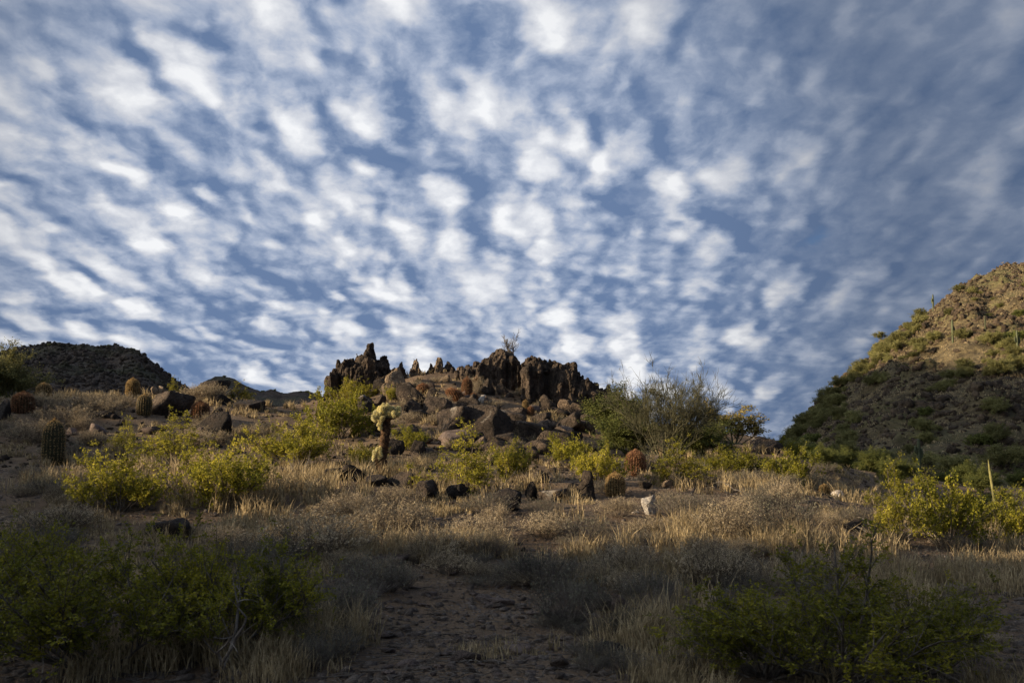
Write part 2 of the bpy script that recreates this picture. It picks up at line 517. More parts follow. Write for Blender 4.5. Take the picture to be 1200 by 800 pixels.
M = dict(
    soil=soil_mat(),
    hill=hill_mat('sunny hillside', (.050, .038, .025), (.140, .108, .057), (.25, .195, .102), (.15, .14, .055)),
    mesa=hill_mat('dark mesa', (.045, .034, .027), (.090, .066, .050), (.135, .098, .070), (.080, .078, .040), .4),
    rock=rock_mat('varnished rock', (.026, .020, .016), (.082, .061, .046), (.20, .148, .108), (.33, .29, .24)),
    crag=rock_mat('crag rock', (.026, .020, .016), (.110, .080, .058), (.28, .205, .145), None, 1.2),
    tan=rock_mat('tan rock', (.13, .09, .058), (.34, .25, .165), (.48, .37, .26)),
    black=rock_mat('black basalt', (.015, .012, .011), (.042, .032, .026), (.095, .070, .054)),
    slab=rock_mat('pink slab rock', (.085, .062, .050), (.19, .14, .115), (.30, .235, .20), None, 2),
    quartz=rock_mat('white quartz', (.26, .21, .17), (.55, .50, .44), (.72, .69, .64), None, 3),
    rubble=rock_mat('hill rubble', (.032, .024, .018), (.115, .082, .053), (.24, .172, .108), None, .4),
    pebble=rock_mat('pebbles', (.10, .078, .062), (.23, .178, .14), (.42, .35, .285), None, 6),
    creosote=plant_mat('creosote leaves', (.085, .092, .010), (.21, .205, .020), (.42, .36, .035), .35, 2.5),
    creosote_y=plant_mat('yellowing creosote leaves', (.090, .094, .013), (.27, .25, .027), (.66, .56, .08), .45, 2.5),
    stem=plant_mat('grey brown stems', (.050, .040, .032), (.13, .108, .085), (.22, .19, .155), 0, 6),
    grass=plant_mat('dry grass', (.13, .098, .052), (.34, .262, .145), (.62, .50, .30), .35, 3.5),
    drytwig=plant_mat('dry shrub twigs', (.075, .058, .045), (.17, .135, .10), (.27, .215, .15), .1, 1.5),
    seed=plant_mat('dry seed heads', (.22, .175, .11), (.40, .325, .21), (.58, .48, .33), .3, 2),
    greytwig=plant_mat('grey shrub twigs', (.060, .050, .042), (.155, .13, .11), (.26, .225, .19), .1, 2),
    greyleaf=plant_mat('grey shrub leaves', (.075, .070, .050), (.16, .15, .105), (.25, .235, .155), .3, 2),
    verde=plant_mat('palo verde twigs', (.05, .058, .018), (.12, .13, .042), (.21, .20, .07), .2, 1.2),
    verde_leaf=plant_mat('palo verde leaves', (.06, .075, .018), (.13, .145, .038), (.22, .22, .06), .35, 1.0),
    ironwood=plant_mat('bare tree twigs', (.045, .044, .026), (.10, .096, .054), (.17, .16, .09), .1, 1.5),
    yellow=plant_mat('yellow leaves', (.18, .15, .04), (.36, .28, .07), (.48, .38, .12), .35, 1.5),
    hillbush=plant_mat('hill shrub leaves', (.12, .118, .045), (.25, .235, .088), (.37, .34, .13), .4, .25),
    cactus=plant_mat('cactus skin', (.022, .022, .010), (.045, .042, .019), (.07, .062, .028), 0, 6, .6),
    saguaro=plant_mat('saguaro skin', (.040, .050, .026), (.075, .085, .042), (.11, .115, .06), 0, 1, .6),
    redspine=plant_mat('red spines', (.17, .080, .045), (.34, .175, .095), (.56, .36, .20), .35, 8),
    goldspine=plant_mat('straw spines', (.20, .125, .055), (.42, .29, .13), (.62, .47, .24), .35, 8),
    cholla=plant_mat('cholla spines', (.66, .59, .30), (.84, .77, .46), (.90, .86, .60), .4, 8),
    chollaskin=plant_mat('cholla skin', (.26, .26, .10), (.42, .41, .18), (.50, .48, .24), 0, 8),
    chollatrunk=plant_mat('cholla trunk', (.022, .014, .009), (.070, .040, .022), (.15, .085, .04), 0, 12, .9),
    deadwood=plant_mat('dead wood', (.06, .05, .042), (.17, .145, .12), (.28, .25, .21), 0, 6, .9),
    pole=plant_mat('green pole stem', (.16, .15, .055), (.25, .23, .085), (.32, .29, .12), 0, 3),
)

# ------------------------------------------------------------------ ground and hills
def axis(lo, hi, s, dt):
    t = np.arange(math.asinh(lo / s), math.asinh(hi / s) + dt, dt)
    return np.sinh(t) * s


gx = axis(-4000, 4000, 28, .0078); gy = axis(-1500, 5200, 28, .0078) + 14
GX, GY = np.meshgrid(gx, gy, indexing='ij')
o = obj('ground', grid('ground', GX, GY, ground(GX, GY), M['soil']))
tag(o, 'stony brown desert ground', kind='structure')


def skyline(spec, y0):
    us, vs = zip(*spec)
    P = [at(u, v, y0) for u, v in spec]
    return np.array([p[0] / y0 for p in P]), np.array([p[2] for p in P])


RH_Y, RH_F = 240.0, 92.0
rh_s, rh_z = skyline([(840, 548), (880, 540), (905, 532), (922, 512), (940, 497), (952, 486), (975, 465), (1000, 437), (1015, 424), (1032, 408), (1050, 394), (1072, 374), (1090, 364), (1110, 351), (1125, 340), (1140, 331), (1160, 323), (1172, 316), (1185, 313), (1200, 313), (1260, 303), (1400, 285), (1700, 300), (2200, 420)], RH_Y)


def right_hill(x, y):
    y = np.maximum(y, 1.0)
    s = x / y
    top = np.interp(s, rh_s, rh_z)
    t = (y - RH_F) / (RH_Y - RH_F)
    wob = fbm(xy2(x, y) / 45, 3, 31) * .10
    f = np.clip(t + wob * np.clip(4 * t * (1 - t), 0, 1), 0, None)
    f = np.where(t < 1, np.clip(f, 0, 1), 1 - np.clip((t - 1) * .9, 0, 1))
    base = -3.5
    z = base + (top - base) * f
    am = np.clip(f, 0, .999)
    rel = (top - base) / 50
    gul = fbm(np.stack([s * 24, y / 70], -1), 4, 33)
    z = z + rel * am * (1 - .75 * sstep(.8, 1, t)) * gul * 5.0
    r1 = fbm(xy2(x, y) / 6.0, 4, 35); led = np.maximum(r1 - .12, 0) * 5.0
    z = z + sstep(0, .15, am) * (led * .8 + fbm(xy2(x, y) / 2.2, 3, 36) * .45)
    return z


xs = np.arange(10, 330, .8); ys = np.arange(85, 330, .8)
HX, HY = np.meshgrid(xs, ys, indexing='ij')
keep = right_hill(HX, HY)
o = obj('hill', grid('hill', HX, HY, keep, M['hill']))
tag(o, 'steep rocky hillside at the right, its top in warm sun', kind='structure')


def hill_from(spec, y0, yf, seed, x0, x1, step, mat, label, rough=1.0):
    s_, z_ = skyline(spec, y0)
    def fn(x, y):
        y = np.maximum(y, 1.0)
        top = np.interp(x / y, s_, z_)
        t = (y - yf) / (y0 - yf)
        f = np.where(t < 1, np.clip(t, 0, 1), 1 - np.clip((t - 1) * .7, 0, 1))
        z = -4 + (top + 4) * f
        am = np.clip(f, 0, 1)
        z = z + (top + 4) / 50 * am * (1 - .8 * sstep(.75, 1, t)) * fbm(np.stack([x / y * 20, y / 120], -1), 4, seed) * 9 * rough
        z = z + am * (np.maximum(fbm(xy2(x, y) / 14, 4, seed + 4), 0) * 4.0 + fbm(xy2(x, y) / 5, 3, seed + 8) * .8) * rough
        return z
    X, Y = np.meshgrid(np.arange(x0, x1, step), np.arange(yf - 10, y0 + 180, step), indexing='ij')
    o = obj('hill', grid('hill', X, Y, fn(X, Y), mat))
    tag(o, label, kind='structure')
    return fn


mesa1 = hill_from([(-700, 430), (-300, 415), (-100, 414), (0, 412), (28, 406), (50, 404), (75, 405), (125, 407), (157, 409), (170, 417), (185, 428), (200, 440), (215, 451), (240, 472), (280, 502), (340, 540)],
                  450, 190, 51, -520, -60, 2.2, M['mesa'], 'dark flat topped hill far off behind the left slope')
mesa2 = hill_from([(100, 520), (200, 470), (230, 452), (255, 443), (275, 447), (290, 452), (310, 458), (330, 461), (345, 457), (358, 457), (372, 463), (400, 475), (450, 500), (520, 540)],
                  650, 380, 61, -420, -30, 2.6, M['mesa'], 'low dark hill far off left of the crag')


# unseen hills added beside and behind the camera, shaped to shade foreground and far slopes
def pq(p, q):
    return q * LD[0] - p * LD[1], q * LD[1] + p * LD[0]


def shade_hill(q0, ps, hs, half, seed, namp, label, nscale=9.0):
    p = np.arange(ps[0] - half, ps[-1] + half, .6 if half < 90 else 8.0)
    q = np.arange(q0 - half * 1.2, q0 + half * 1.05, 3.0 if half < 90 else 8.0)
    PP, QQ = np.meshgrid(p, q, indexing='ij')
    Hc = np.interp(PP, ps, hs)
    endf = sstep(ps[0] - half, ps[0], PP) * (1 - sstep(ps[-1], ps[-1] + half, PP))
    crest = Hc + fbm(xy2(PP / nscale, QQ / 200 + 3.3), 3, seed) * namp
    d = np.abs(QQ - q0) / half
    Z = -3 + (crest + 3) * endf * np.clip(1 - d, 0, 1) ** .9 + fbm(xy2(PP, QQ) / 25, 4, seed + 3) * .12 * half * .12 * np.clip(d, 0, 1)
    X, Y = pq(PP, QQ)
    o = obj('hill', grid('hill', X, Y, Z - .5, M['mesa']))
    tag(o, label, kind='structure')


shade_hill(-85, [-60, -20, 6, 11.5, 13.2, 14.6, 15.5, 16.8, 21, 28, 35, 45, 55, 70, 100], [30, 30, 31, 28.0, 23.3, 23.1, 25.2, 22.6, 23.4, 22.8, 23.2, 24.6, 24.0, 21, 10], 60, 71, 1.3,
          'unseen low ridge added beside the camera to shade the near slope', 3.2)
shade_hill(-300, [-100, 54, 74, 110, 150, 200, 245], [20, 60, 116, 125, 126, 126, 122], 190, 81, 9,
          'unseen tall ridge added far to the side to shade the distant hillside', 22.0)
shade_hill(-500, [280, 420, 520, 620, 780], [165, 175, 175, 185, 185], 225, 85, 9,
          'unseen far ridge added to shade the flat topped hill', 22.0)

# ------------------------------------------------------------------ plant and rock builders
def tocam(u, v, y0=5.5, y1=62):
    x, y, z = hit(u, v, y0, y1)
    return x, y, z, y / FPX                      # metres per photo pixel there


def sprout(paths, n, tr, ln, along, rnd, up, S=4, r=None, bend=.25):
    B, PS, _ = paths.shape
    idx = np.repeat(np.arange(B), n)
    t = r.uniform(tr[0], tr[1], len(idx)) * (PS - 1)
    i = np.clip(t.astype(int), 0, PS - 2); f = (t - i)[:, None]
    p = paths[idx, i] * (1 - f) + paths[idx, i + 1] * f
    tan = norm(paths[idx, i + 1] - paths[idx, i])
    d = norm(tan * along + r.normal(size=p.shape) * rnd + np.array([0, 0, up]))
    L = ln * r.uniform(.55, 1.25, (len(idx), 1))
    s = np.linspace(0, 1, S)
    b = r.normal(size=p.shape) * bend
    out = p[:, None] + d[:, None] * (L[:, None] * s[None, :, None]) + b[:, None] * (L[:, None] * (s ** 2)[None, :, None])
    return out, idx


def fan(n, H, R, r, S=6, tilt=(0.05, 1.0), base=.06, wob=.05):
    """stems that rise from one base and open out into a dome"""
    az = r.uniform(0, 2 * PI, n); k = np.sqrt(r.uniform(tilt[0] ** 2, tilt[1] ** 2, n))
    s = np.linspace(0, 1, S)[None, :, None]
    end = np.stack([np.cos(az) * k * R, np.sin(az) * k * R, H * np.sqrt(np.clip(1.05 - k ** 2 * .80, .05, 1)) * r.uniform(.75, 1.05, n)], -1)
    st = np.stack([np.cos(az) * base * R, np.sin(az) * base * R, np.zeros(n) - .03], -1)
    mid = st * .4 + end * .6; mid[:, 2] *= .8; mid += r.normal(size=mid.shape) * wob * R
    P = (1 - s) ** 2 * st[:, None] + 2 * s * (1 - s) * mid[:, None] + s ** 2 * end[:, None]
    P = P + np.cumsum(r.normal(size=(n, S, 3)) * wob * R * .25, 1)
    return P


def rad(n, S, a, b):
    return np.repeat(np.linspace(a, b, S)[None], n, 0)


def scatter_on(paths, n, sp, r, tr=(.2, 1.0)):
    B, PS, _ = paths.shape
    idx = np.repeat(np.arange(B), n)
    t = r.uniform(tr[0], tr[1], len(idx)) * (PS - 1)
    i = np.clip(t.astype(int), 0, PS - 2); f = (t - i)[:, None]
    return paths[idx, i] * (1 - f) + paths[idx, i + 1] * f + r.normal(size=(len(idx), 3)) * sp


def creosote(seed, nst, n1, n2, nl, leaf, mat, H=1.0, R=1.0, spur=0):
    """unit creosote bush: [(part, mesh)]"""
    r = np.random.default_rng(seed)
    S0 = fan(nst, H * .86, R * .86, r, 7, wob=.07)
    # uneven crown: some stems short, some long
    S0 = S0 * r.uniform(.6, 1.15, (nst, 1, 1))
    if spur:
        S0[:spur] = fan(spur, H * 1.45, R * .4, r, 7, (0.1, .7), wob=.05)
    A1, i1 = sprout(S0, n1, (.35, 1), .30 * H, .9, .45, .35, 4, r)
    A2, i2 = sprout(A1, n2, (.25, 1), .13 * H, .8, .6, .3, 3, r)
    dense = r.uniform(0, 1, len(A2)) < .82
    A2 = A2[dense]
    wood = merge([tubes(S0, rad(nst, 7, .013, .005), 4), tubes(A1, rad(len(A1), 4, .0045, .002), 3), tubes(A2, rad(len(A2), 3, .002, .001), 3)])
    C = scatter_on(A2, nl, leaf * .8, r, (.15, 1.05))
    V, Q = leafquads(C, leaf, 1.7, r, (0, 0, .5))
    return [('branches', mesh('creosote_branches', *wood, mat=M['stem'])), ('foliage', mesh('creosote_foliage', V, Q, mat=mat))]


def drybush(seed, n0, n1, nl, leaf, twig, seedm, H=.8, R=1.0, w=.006):
    r = np.random.default_rng(seed)
    S0 = fan(n0, H * .9, R * .9, r, 5, (0.05, 1.0), .12, .05)
    A1, _ = sprout(S0, n1, (.4, 1), .22, .8, .45, .5, 3, r)
    wood = merge([tubes(S0, rad(n0, 5, w, w * .5), 3), tubes(A1, rad(len(A1), 3, w * .5, w * .3), 3)])
    parts = [('twigs', mesh('dry_twigs', *wood, mat=twig))]
    if nl:
        C = scatter_on(A1, nl, leaf * .7, r, (.6, 1.1))
        V, Q = leafquads(C, leaf, 1.3, r)
        parts.append(('seed_heads', mesh('seed_heads', V, Q, mat=seedm)))
    return parts


def tree(seed, H, R, n0, ns, leaf, nl, mtw, mlf, r0=.06, tilt=(.15, 1.0), lens=(.35, .22, .13, .07), up=.4, twigr=.004, rnd=.45):
    r = np.random.default_rng(seed)
    S0 = fan(n0, H * .8, R * .75, r, 8, tilt, .03, .06)
    lv = [S0]
    for k, n in enumerate(ns):
        A, _ = sprout(lv[-1], n, (.3 if k else .25, 1), lens[k] * H, .9, rnd, up, 5 if k < 1 else 4, r)
        lv.append(A)
    wood = merge([tubes(S0, rad(n0, 8, r0, r0 * .3), 6), tubes(lv[1], rad(len(lv[1]), lv[1].shape[1], r0 * .35, r0 * .12), 4)])
    tw = [tubes(a, rad(len(a), a.shape[1], max(twigr * (1.6 if k == 0 else 1), .002), twigr * .5), 3) for k, a in enumerate(lv[2:])]
    parts = [('trunk', mesh('tree_trunk', *wood, mat=mtw))]
    if nl:
        C = scatter_on(lv[-1], nl, leaf, r, (.1, 1.1))
        V, Q = leafquads(C, leaf, 1.6, r)
        k = np.concatenate([np.zeros(sum(len(t[1]) for t in tw), int), np.ones(len(Q), int)])
        VV, QQ = merge(tw + [(V, Q)])
        me = mesh('tree_crown', VV, QQ, mat=mtw); me.materials.append(mlf)
        me.polygons.foreach_set('material_index', k.astype(np.int32))
    else:
        me = mesh('tree_crown', *merge(tw), mat=mtw)
    parts.append(('crown', me))
    return parts


def leafblob(seed, n, size, mat, H=1.0, R=1.0, lobes=9):
    """a far shrub: leaf clumps spread through an uneven dome, on a few stems"""
    r = np.random.default_rng(seed)
    lc = norm(r.normal(size=(lobes, 3)) * np.array([1, 1, .7])) * r.uniform(.25, .72, (lobes, 1)); lc[:, 2] = np.abs(lc[:, 2]) + .18
    k = r.integers(0, lobes, n)
    C = lc[k] + norm(r.normal(size=(n, 3))) * (r.uniform(0, 1, (n, 1)) ** .45) * r.uniform(.24, .42, lobes)[k][:, None]
    C = C * np.array([R, R, H]); C = C[C[:, 2] > -.02]
    S0 = np.stack([np.zeros((lobes, 3)), lc * .5 * np.array([R, R, H]), lc * np.array([R, R, H])], 1)
    S0[:, 0, 2] = -.15
    V, Q = leafquads(C, size, 1.6, r)
    W, P = tubes(S0, rad(lobes, 3, .03, .01), 3)
    VV, QQ = merge([(V, Q), (W, P)])
    me = mesh('shrub', VV, QQ, mat=mat); me.materials.append(M['stem'])
    me.polygons.foreach_set('material_index', np.r_[np.zeros(len(Q)), np.ones(len(P))].astype(np.int32))
    return me


def barrel(seed, R, H, spine, nr=22, lean=0.0, nsp=14, slen=.055):
    """ribbed barrel cactus body and its coat of spines"""
    r = np.random.default_rng(seed)
    nz, na = 26, nr * 4
    t = np.linspace(0, 1, nz); z = H * (1 - np.cos(t * PI)) / 2 * .5 + H * t * .5
    prof = np.clip(1 - np.abs(2 * z / H - .92) ** 3.2, 0, 1) ** .5
    prof[-1] = 0; prof[0] = .72
    a = np.linspace(0, 2 * PI, na, endpoint=False)
    rib = 1 + .075 * np.cos(a * nr)
    rr = R * prof[:, None] * rib[None]
    X = rr * np.cos(a) + lean * (z[:, None] / H) ** 1.5; Y = rr * np.sin(a); Z = np.repeat(z[:, None], na, 1) - .02
    V = np.stack([X, Y, Z], -1).reshape(-1, 3)
    i = np.arange(nz - 1)[:, None] * na; j = np.arange(na)[None]; j2 = (j + 1) % na
    Q = np.stack([i + j, i + j2, i + na + j2, i + na + j], -1).reshape(-1, 4)
    body = mesh('cactus_body', V, Q, mat=M['cactus'], smooth=True)
    # areoles along each rib
    k = np.repeat(np.arange(nr), 22); tz = np.tile(np.linspace(.06, .985, 22), nr) + r.uniform(-.01, .01, nr * 22)
    ak = k / nr * 2 * PI; zz_ = np.interp(tz, t, z); pr = np.interp(tz, t, prof)
    c = np.stack([R * 1.07 * pr * np.cos(ak) + lean * (zz_ / H) ** 1.5, R * 1.07 * pr * np.sin(ak), zz_ - .02], -1)
    nrm = norm(np.stack([np.cos(ak) * pr, np.sin(ak) * pr, (tz - .4) * 1.6], -1))
    c = np.repeat(c, nsp, 0); nn = np.repeat(nrm, nsp, 0)
    d = norm(nn * .7 + r.normal(size=c.shape) * .75)
    L = slen * r.uniform(.6, 1.3, (len(c), 1)); s = norm(np.cross(d, r.normal(size=c.shape))) * .0055
    sv = np.stack([c - s, c + s, c + d * L + s * .2, c + d * L - s * .2], 1).reshape(-1, 3)
    sp = mesh('cactus_spines', sv, np.arange(len(sv)).reshape(-1, 4), mat=spine)
    return [('body', body), ('spines', sp)]


def column(P, radii, mat, ribs=12):
    """a fluted cactus column along a path, rounded at the top"""
    P = np.asarray(P, float); S = len(P); n = ribs * 3
    T = norm(np.gradient(P, axis=0)); ref = np.array([0, 1, 0.])
    U = norm(np.cross(T, ref)); Wv = np.cross(T, U)
    a = np.linspace(0, 2 * PI, n, endpoint=False); k = 1 + .09 * np.cos(a * ribs)
    V = P[:, None] + (U[:, None] * (np.cos(a) * k)[None, :, None] + Wv[:, None] * (np.sin(a) * k)[None, :, None]) * np.asarray(radii)[:, None, None]
    i = np.arange(S - 1)[:, None] * n; j = np.arange(n)[None]; j2 = (j + 1) % n
    Q = np.stack([i + j, i + j2, i + n + j2, i + n + j], -1).reshape(-1, 4)
    return mesh('cactus_column', V.reshape(-1, 3), Q, mat=mat, smooth=True)


def saguaro(name, x, y, z, h, arms, label, group=None, mat=None):
    t = thing(name, label, 'saguaro cactus', (x, y, z), group=group)
    w = h * .045
    zs = np.array([-.06, .0, .2, .45, .7, .88, .95, .985, 1.0]) * h
    obj('trunk', column(np.stack([zs * .01, zs * 0, zs], -1), w * np.array([.8, .85, 1, 1.05, 1, .85, .62, .38, .05]), mat or M['saguaro']), t)
    for (zb, out, up, az) in arms:
        s = np.array([0, .25, .5, .7, 1.0, 1.4, 1.8, 1.95, 2.0])
        px = np.minimum(s, 1) * out * h; pz = zb * h + np.where(s < 1, s ** 3 * .05 * h, .05 * h + (s - 1) * up * h)
        P = np.stack([px * math.cos(az), px * math.sin(az), pz], -1)
        obj('arm', column(P, w * np.array([.6, .68, .7, .72, .72, .7, .6, .35, .05]), mat or M['saguaro'], 9), t)
    return t


def crag(name, label, outline, vbase, y0, depth, seed, mat, vox=.075, wmin=.22, lean=.12, rows=4, group=None):
    """one standing outcrop: split shards grown together, then weathered"""
    r = np.random.default_rng(seed)
    us = np.array([o_[0] for o_ in outline], float); vs = np.array([o_[1] for o_ in outline], float)
    x0 = at(us[0], 450, y0)[0]; x1 = at(us[-1], 450, y0)[0]
    V, F = [], []
    n0 = 0
    for row in range(rows):
        yy = y0 + depth * (row / max(rows - 1, 1) - .5)
        x = x0
        spikes = [i_ for i_ in range(1, len(us) - 1) if vs[i_] < vs[i_ - 1] - 2 and vs[i_] < vs[i_ + 1] - 2] if row == rows // 2 else []
        while x < x1 or spikes:
            w = wmin * (.7 + 3.0 * r.uniform() ** 1.8)
            xc = x + w / 2
            spike = x >= x1
            if spike:                       # the pointed summits of the outline
                w = .55 if x1 - x0 < 1.5 else .95; xc = at(us[spikes.pop()], 450, y0)[0]
            u = 600 + FPX * xc / y0 * 1.0
            vt = np.interp(u, us, vs)
            vb = np.interp(u, us, vbase) if np.ndim(vbase) else vbase
            ztop = at(u, vt, y0)[2]
            zb = at(u, vb, y0)[2] - .8
            fall = [0.0, .04, .16, .34, .5][min(abs(row - rows // 2 - (rows > 2) * 0) + 0, 4)]
            h = (ztop - zb) * (1 - fall * r.uniform(.5, 1.3)) * (1 - .16 * r.uniform() ** 2)
            jj = r.uniform(-.12, .12)
            if spike: h = (ztop - zb) * 1.03
            d = r.uniform(.3, .7) * depth / rows * 2.0
            yw = r.uniform(-.5, .5); tp = r.uniform(.6, 1.0) if not spike else .5
            lx, ly = (r.normal() * lean * h * .5, r.normal() * lean * h * .35) if not spike else (0, 0)
            c, s = math.cos(yw), math.sin(yw)
            ring = []
            m = r.integers(4, 7); an = np.sort(r.uniform(0, 2 * PI, m) * .3 + np.arange(m) / m * 2 * PI)
            for lv, (zf, sc) in enumerate(((0, 1.25), (.55, 1.0), (.9, tp * 1.0), (1.0, tp * .72))):
                for a_ in an:
                    px, py = math.cos(a_) * w * .62 * sc, math.sin(a_) * d * .62 * sc
                    ring.append((xc + px * c - py * s + lx * zf, yy + jj + px * s + py * c + ly * zf, zb + h * zf + r.uniform(-.05, .05) * h * (lv == 3)))
            b = n0
            V += ring
            for lv in range(3):
                for k_ in range(m):
                    k2 = (k_ + 1) % m
                    F.append((b + lv * m + k_, b + lv * m + k2, b + (lv + 1) * m + k2, b + (lv + 1) * m + k_))
            F.append(tuple(b + k_ for k_ in reversed(range(m)))); F.append(tuple(b + 3 * m + k_ for k_ in range(m)))
            n0 += len(ring)
            if spike: x = x1
            else: x += w * r.uniform(.3, .7)
    me = bpy.data.meshes.new(name); me.from_pydata([tuple(map(float, p)) for p in V], [], F)
    tmp = bpy.data.objects.new('tmp', me); link(tmp)
    md = tmp.modifiers.new('r', 'REMESH'); md.mode = 'VOXEL'; md.voxel_size = vox
    dg = bpy.context.evaluated_depsgraph_get(); dg.update()
    ev = tmp.evaluated_get(dg)
    out = bpy.data.meshes.new_from_object(ev)
    bpy.data.objects.remove(tmp)
    n = len(out.vertices); co = np.zeros(n * 3, np.float32); out.vertices.foreach_get('co', co)
    nn = np.zeros(n * 3, np.float32); out.vertices.foreach_get('normal', nn)
    co = co.reshape(-1, 3); nn = nn.reshape(-1, 3)
    # upright splits and worn faces
    q = co * np.array([3.2, 3.2, .9])
    d_ = fbm(q, 4, seed + 1, .6) * .15 - np.abs(fbm(co * np.array([5, 5, 2.2]), 4, seed + 2, .6)) * .14 + fbm(co * 1.1, 2, seed + 3) * .12 + np.maximum(fbm(co * np.array([2.5, 2.5, 4.0]), 3, seed + 5), 0) * .10
    co = co + nn * d_[:, None]
    base = co.min(0); ctr = np.array([(x0 + x1) / 2, y0, 0]); ctr[2] = gz(ctr[0], ctr[1])
    out.vertices.foreach_set('co', (co - ctr).astype(np.float32).ravel())
    out.polygons.foreach_set('use_smooth', np.zeros(len(out.polygons), bool))
    out.materials.clear(); out.materials.append(mat)
    out.update()
    o = obj(name, out, loc=ctr)
    return tag(o, label, 'rock outcrop', group)


# ------------------------------------------------------------------ rock outcrops on the knoll
crag('rock_crag', 'jagged dark rock crag with a tall central spike at the left end of the knoll',
     [(378, 470), (383, 452), (388, 437), (395, 424), (403, 421), (414, 423), (419, 416), (422, 424), (426, 415), (432, 405), (438, 414), (441, 422), (447, 425), (452, 429), (458, 434), (463, 446)],
     [476, 476, 474, 472, 470, 468, 466, 464, 463, 462, 461, 460, 459, 458, 458, 457], 50, 2.2, 3, M['crag'], .05, .24, .16)
crag('rock_crag', 'brown rock crag with a sheer front face below the bare twiggy shrub',
     [(534, 436), (541, 429), (550, 427), (558, 424), (566, 423), (572, 417), (578, 413), (584, 410), (590, 409), (596, 411), (601, 415), (606, 422), (613, 426)],
     [446, 448, 450, 452, 455, 456, 458, 458, 458, 458, 456, 452, 448], 49, 2.2, 5, M['crag'], .05, .20, .10)
crag('rock_crag', 'long dark cliff with a notched top at the right end of the knoll',
     [(611, 428), (617, 419), (624, 417), (630, 416), (634, 422), (639, 421), (644, 423), (650, 422), (656, 425), (662, 423), (669, 425), (675, 424), (679, 430), (683, 441), (690, 446), (696, 452), (703, 455)],
     [450, 455, 460, 465, 470, 475, 478, 480, 483, 484, 485, 485, 485, 484, 483, 482, 482], 47, 2.4, 8, M['crag'], .06, .22, .06)
crag('rock_crag', 'low dark toothed outcrop between the cliff and the dense green tree',
     [(698, 460), (704, 454), (709, 456), (714, 452), (719, 458), (726, 464)], 486, 49, 1.2, 11, M['crag'], .06, .18, .08, 3)
for k, (u, v, w, hb, lb) in enumerate([(470, 424, 8, 440, 'thin black rock pinnacle just right of the jagged crag'), (487, 421, 11, 440, 'pointed tan and dark rock pinnacle, second right of the jagged crag'),
                                      (505, 426, 8, 440, 'short blunt rock stub left of the leaning tan pinnacle'), (514, 420, 9, 438, 'leaning sunlit tan rock pinnacle in the gap between the two big crags'),
                                      (526, 426, 16, 442, 'low dark toothed rock right of the leaning tan pinnacle')]):
    crag('rock_pinnacle', lb, [(u - w / 2 - 1, hb - 2), (u - w / 4, v + 5), (u, v), (u + w / 4, v + 4), (u + w / 2 + 1, hb - 3)], hb + 3, 50, .6, 20 + k, M['tan'] if k in (1, 3) else M['crag'], .045, .10, .05, 3)

# ------------------------------------------------------------------ boulders and stones
pool = {}


def rocks_of(mk, kind):
    if (mk, kind) not in pool:
        sq = {'block': (1, .85, .8), 'round': (1, .9, .85), 'slab': (1, .75, .22), 'tall': (.7, .6, 1.2)}[kind]
        pool[(mk, kind)] = [rock_mesh(kind + '_rock', 100 + i * 7 + len(pool) * 31, M[mk], 4, 11 if kind != 'round' else 16, (.085 if kind == 'block' else .09) if kind != 'slab' else .08, sq, 75 if kind != 'round' else 26) for i in range(4)]
    return pool[(mk, kind)]


nrk = [0]


def boulder(u, vb, w, h, label, mk='rock', kind='block', group=None, y=None, name='boulder', cat='boulder', deep=.85, tilt=None):
    """w, h: its width and height in photo pixels; vb: the row its foot stands on"""
    x, yy, z, mpp = tocam(u, vb) if y is None else (at(u, vb, y)[0], y, gz(at(u, vb, y)[0], y), y / FPX)
    W_, H_ = w * mpp, h * mpp
    me = rocks_of(mk, kind)[nrk[0] % 4]; nrk[0] += 1
    r = random.Random(nrk[0] * 13)
    ex = {'block': (.86, .70, .66), 'round': (.86, .78, .72), 'slab': (.9, .66, .19), 'tall': (.6, .52, 1.02)}[kind]
    sx, sy, sz = W_ / 2 / ex[0], W_ / 2 * deep / ex[1], H_ / 2 / ex[2] * 1.25
    o = obj(name, me)
    yaw = r.uniform(-.35, .35) + (PI if r.random() < .5 else 0)
    o.rotation_euler = (r.uniform(-.12, .12), r.uniform(-.12, .12), yaw) if tilt is None else (tilt[0], tilt[1], yaw)
    o.scale = (sx, sy, sz); o.location = (x, yy + W_ * deep * .3, z + H_ * .38)
    return tag(o, label, cat, group)


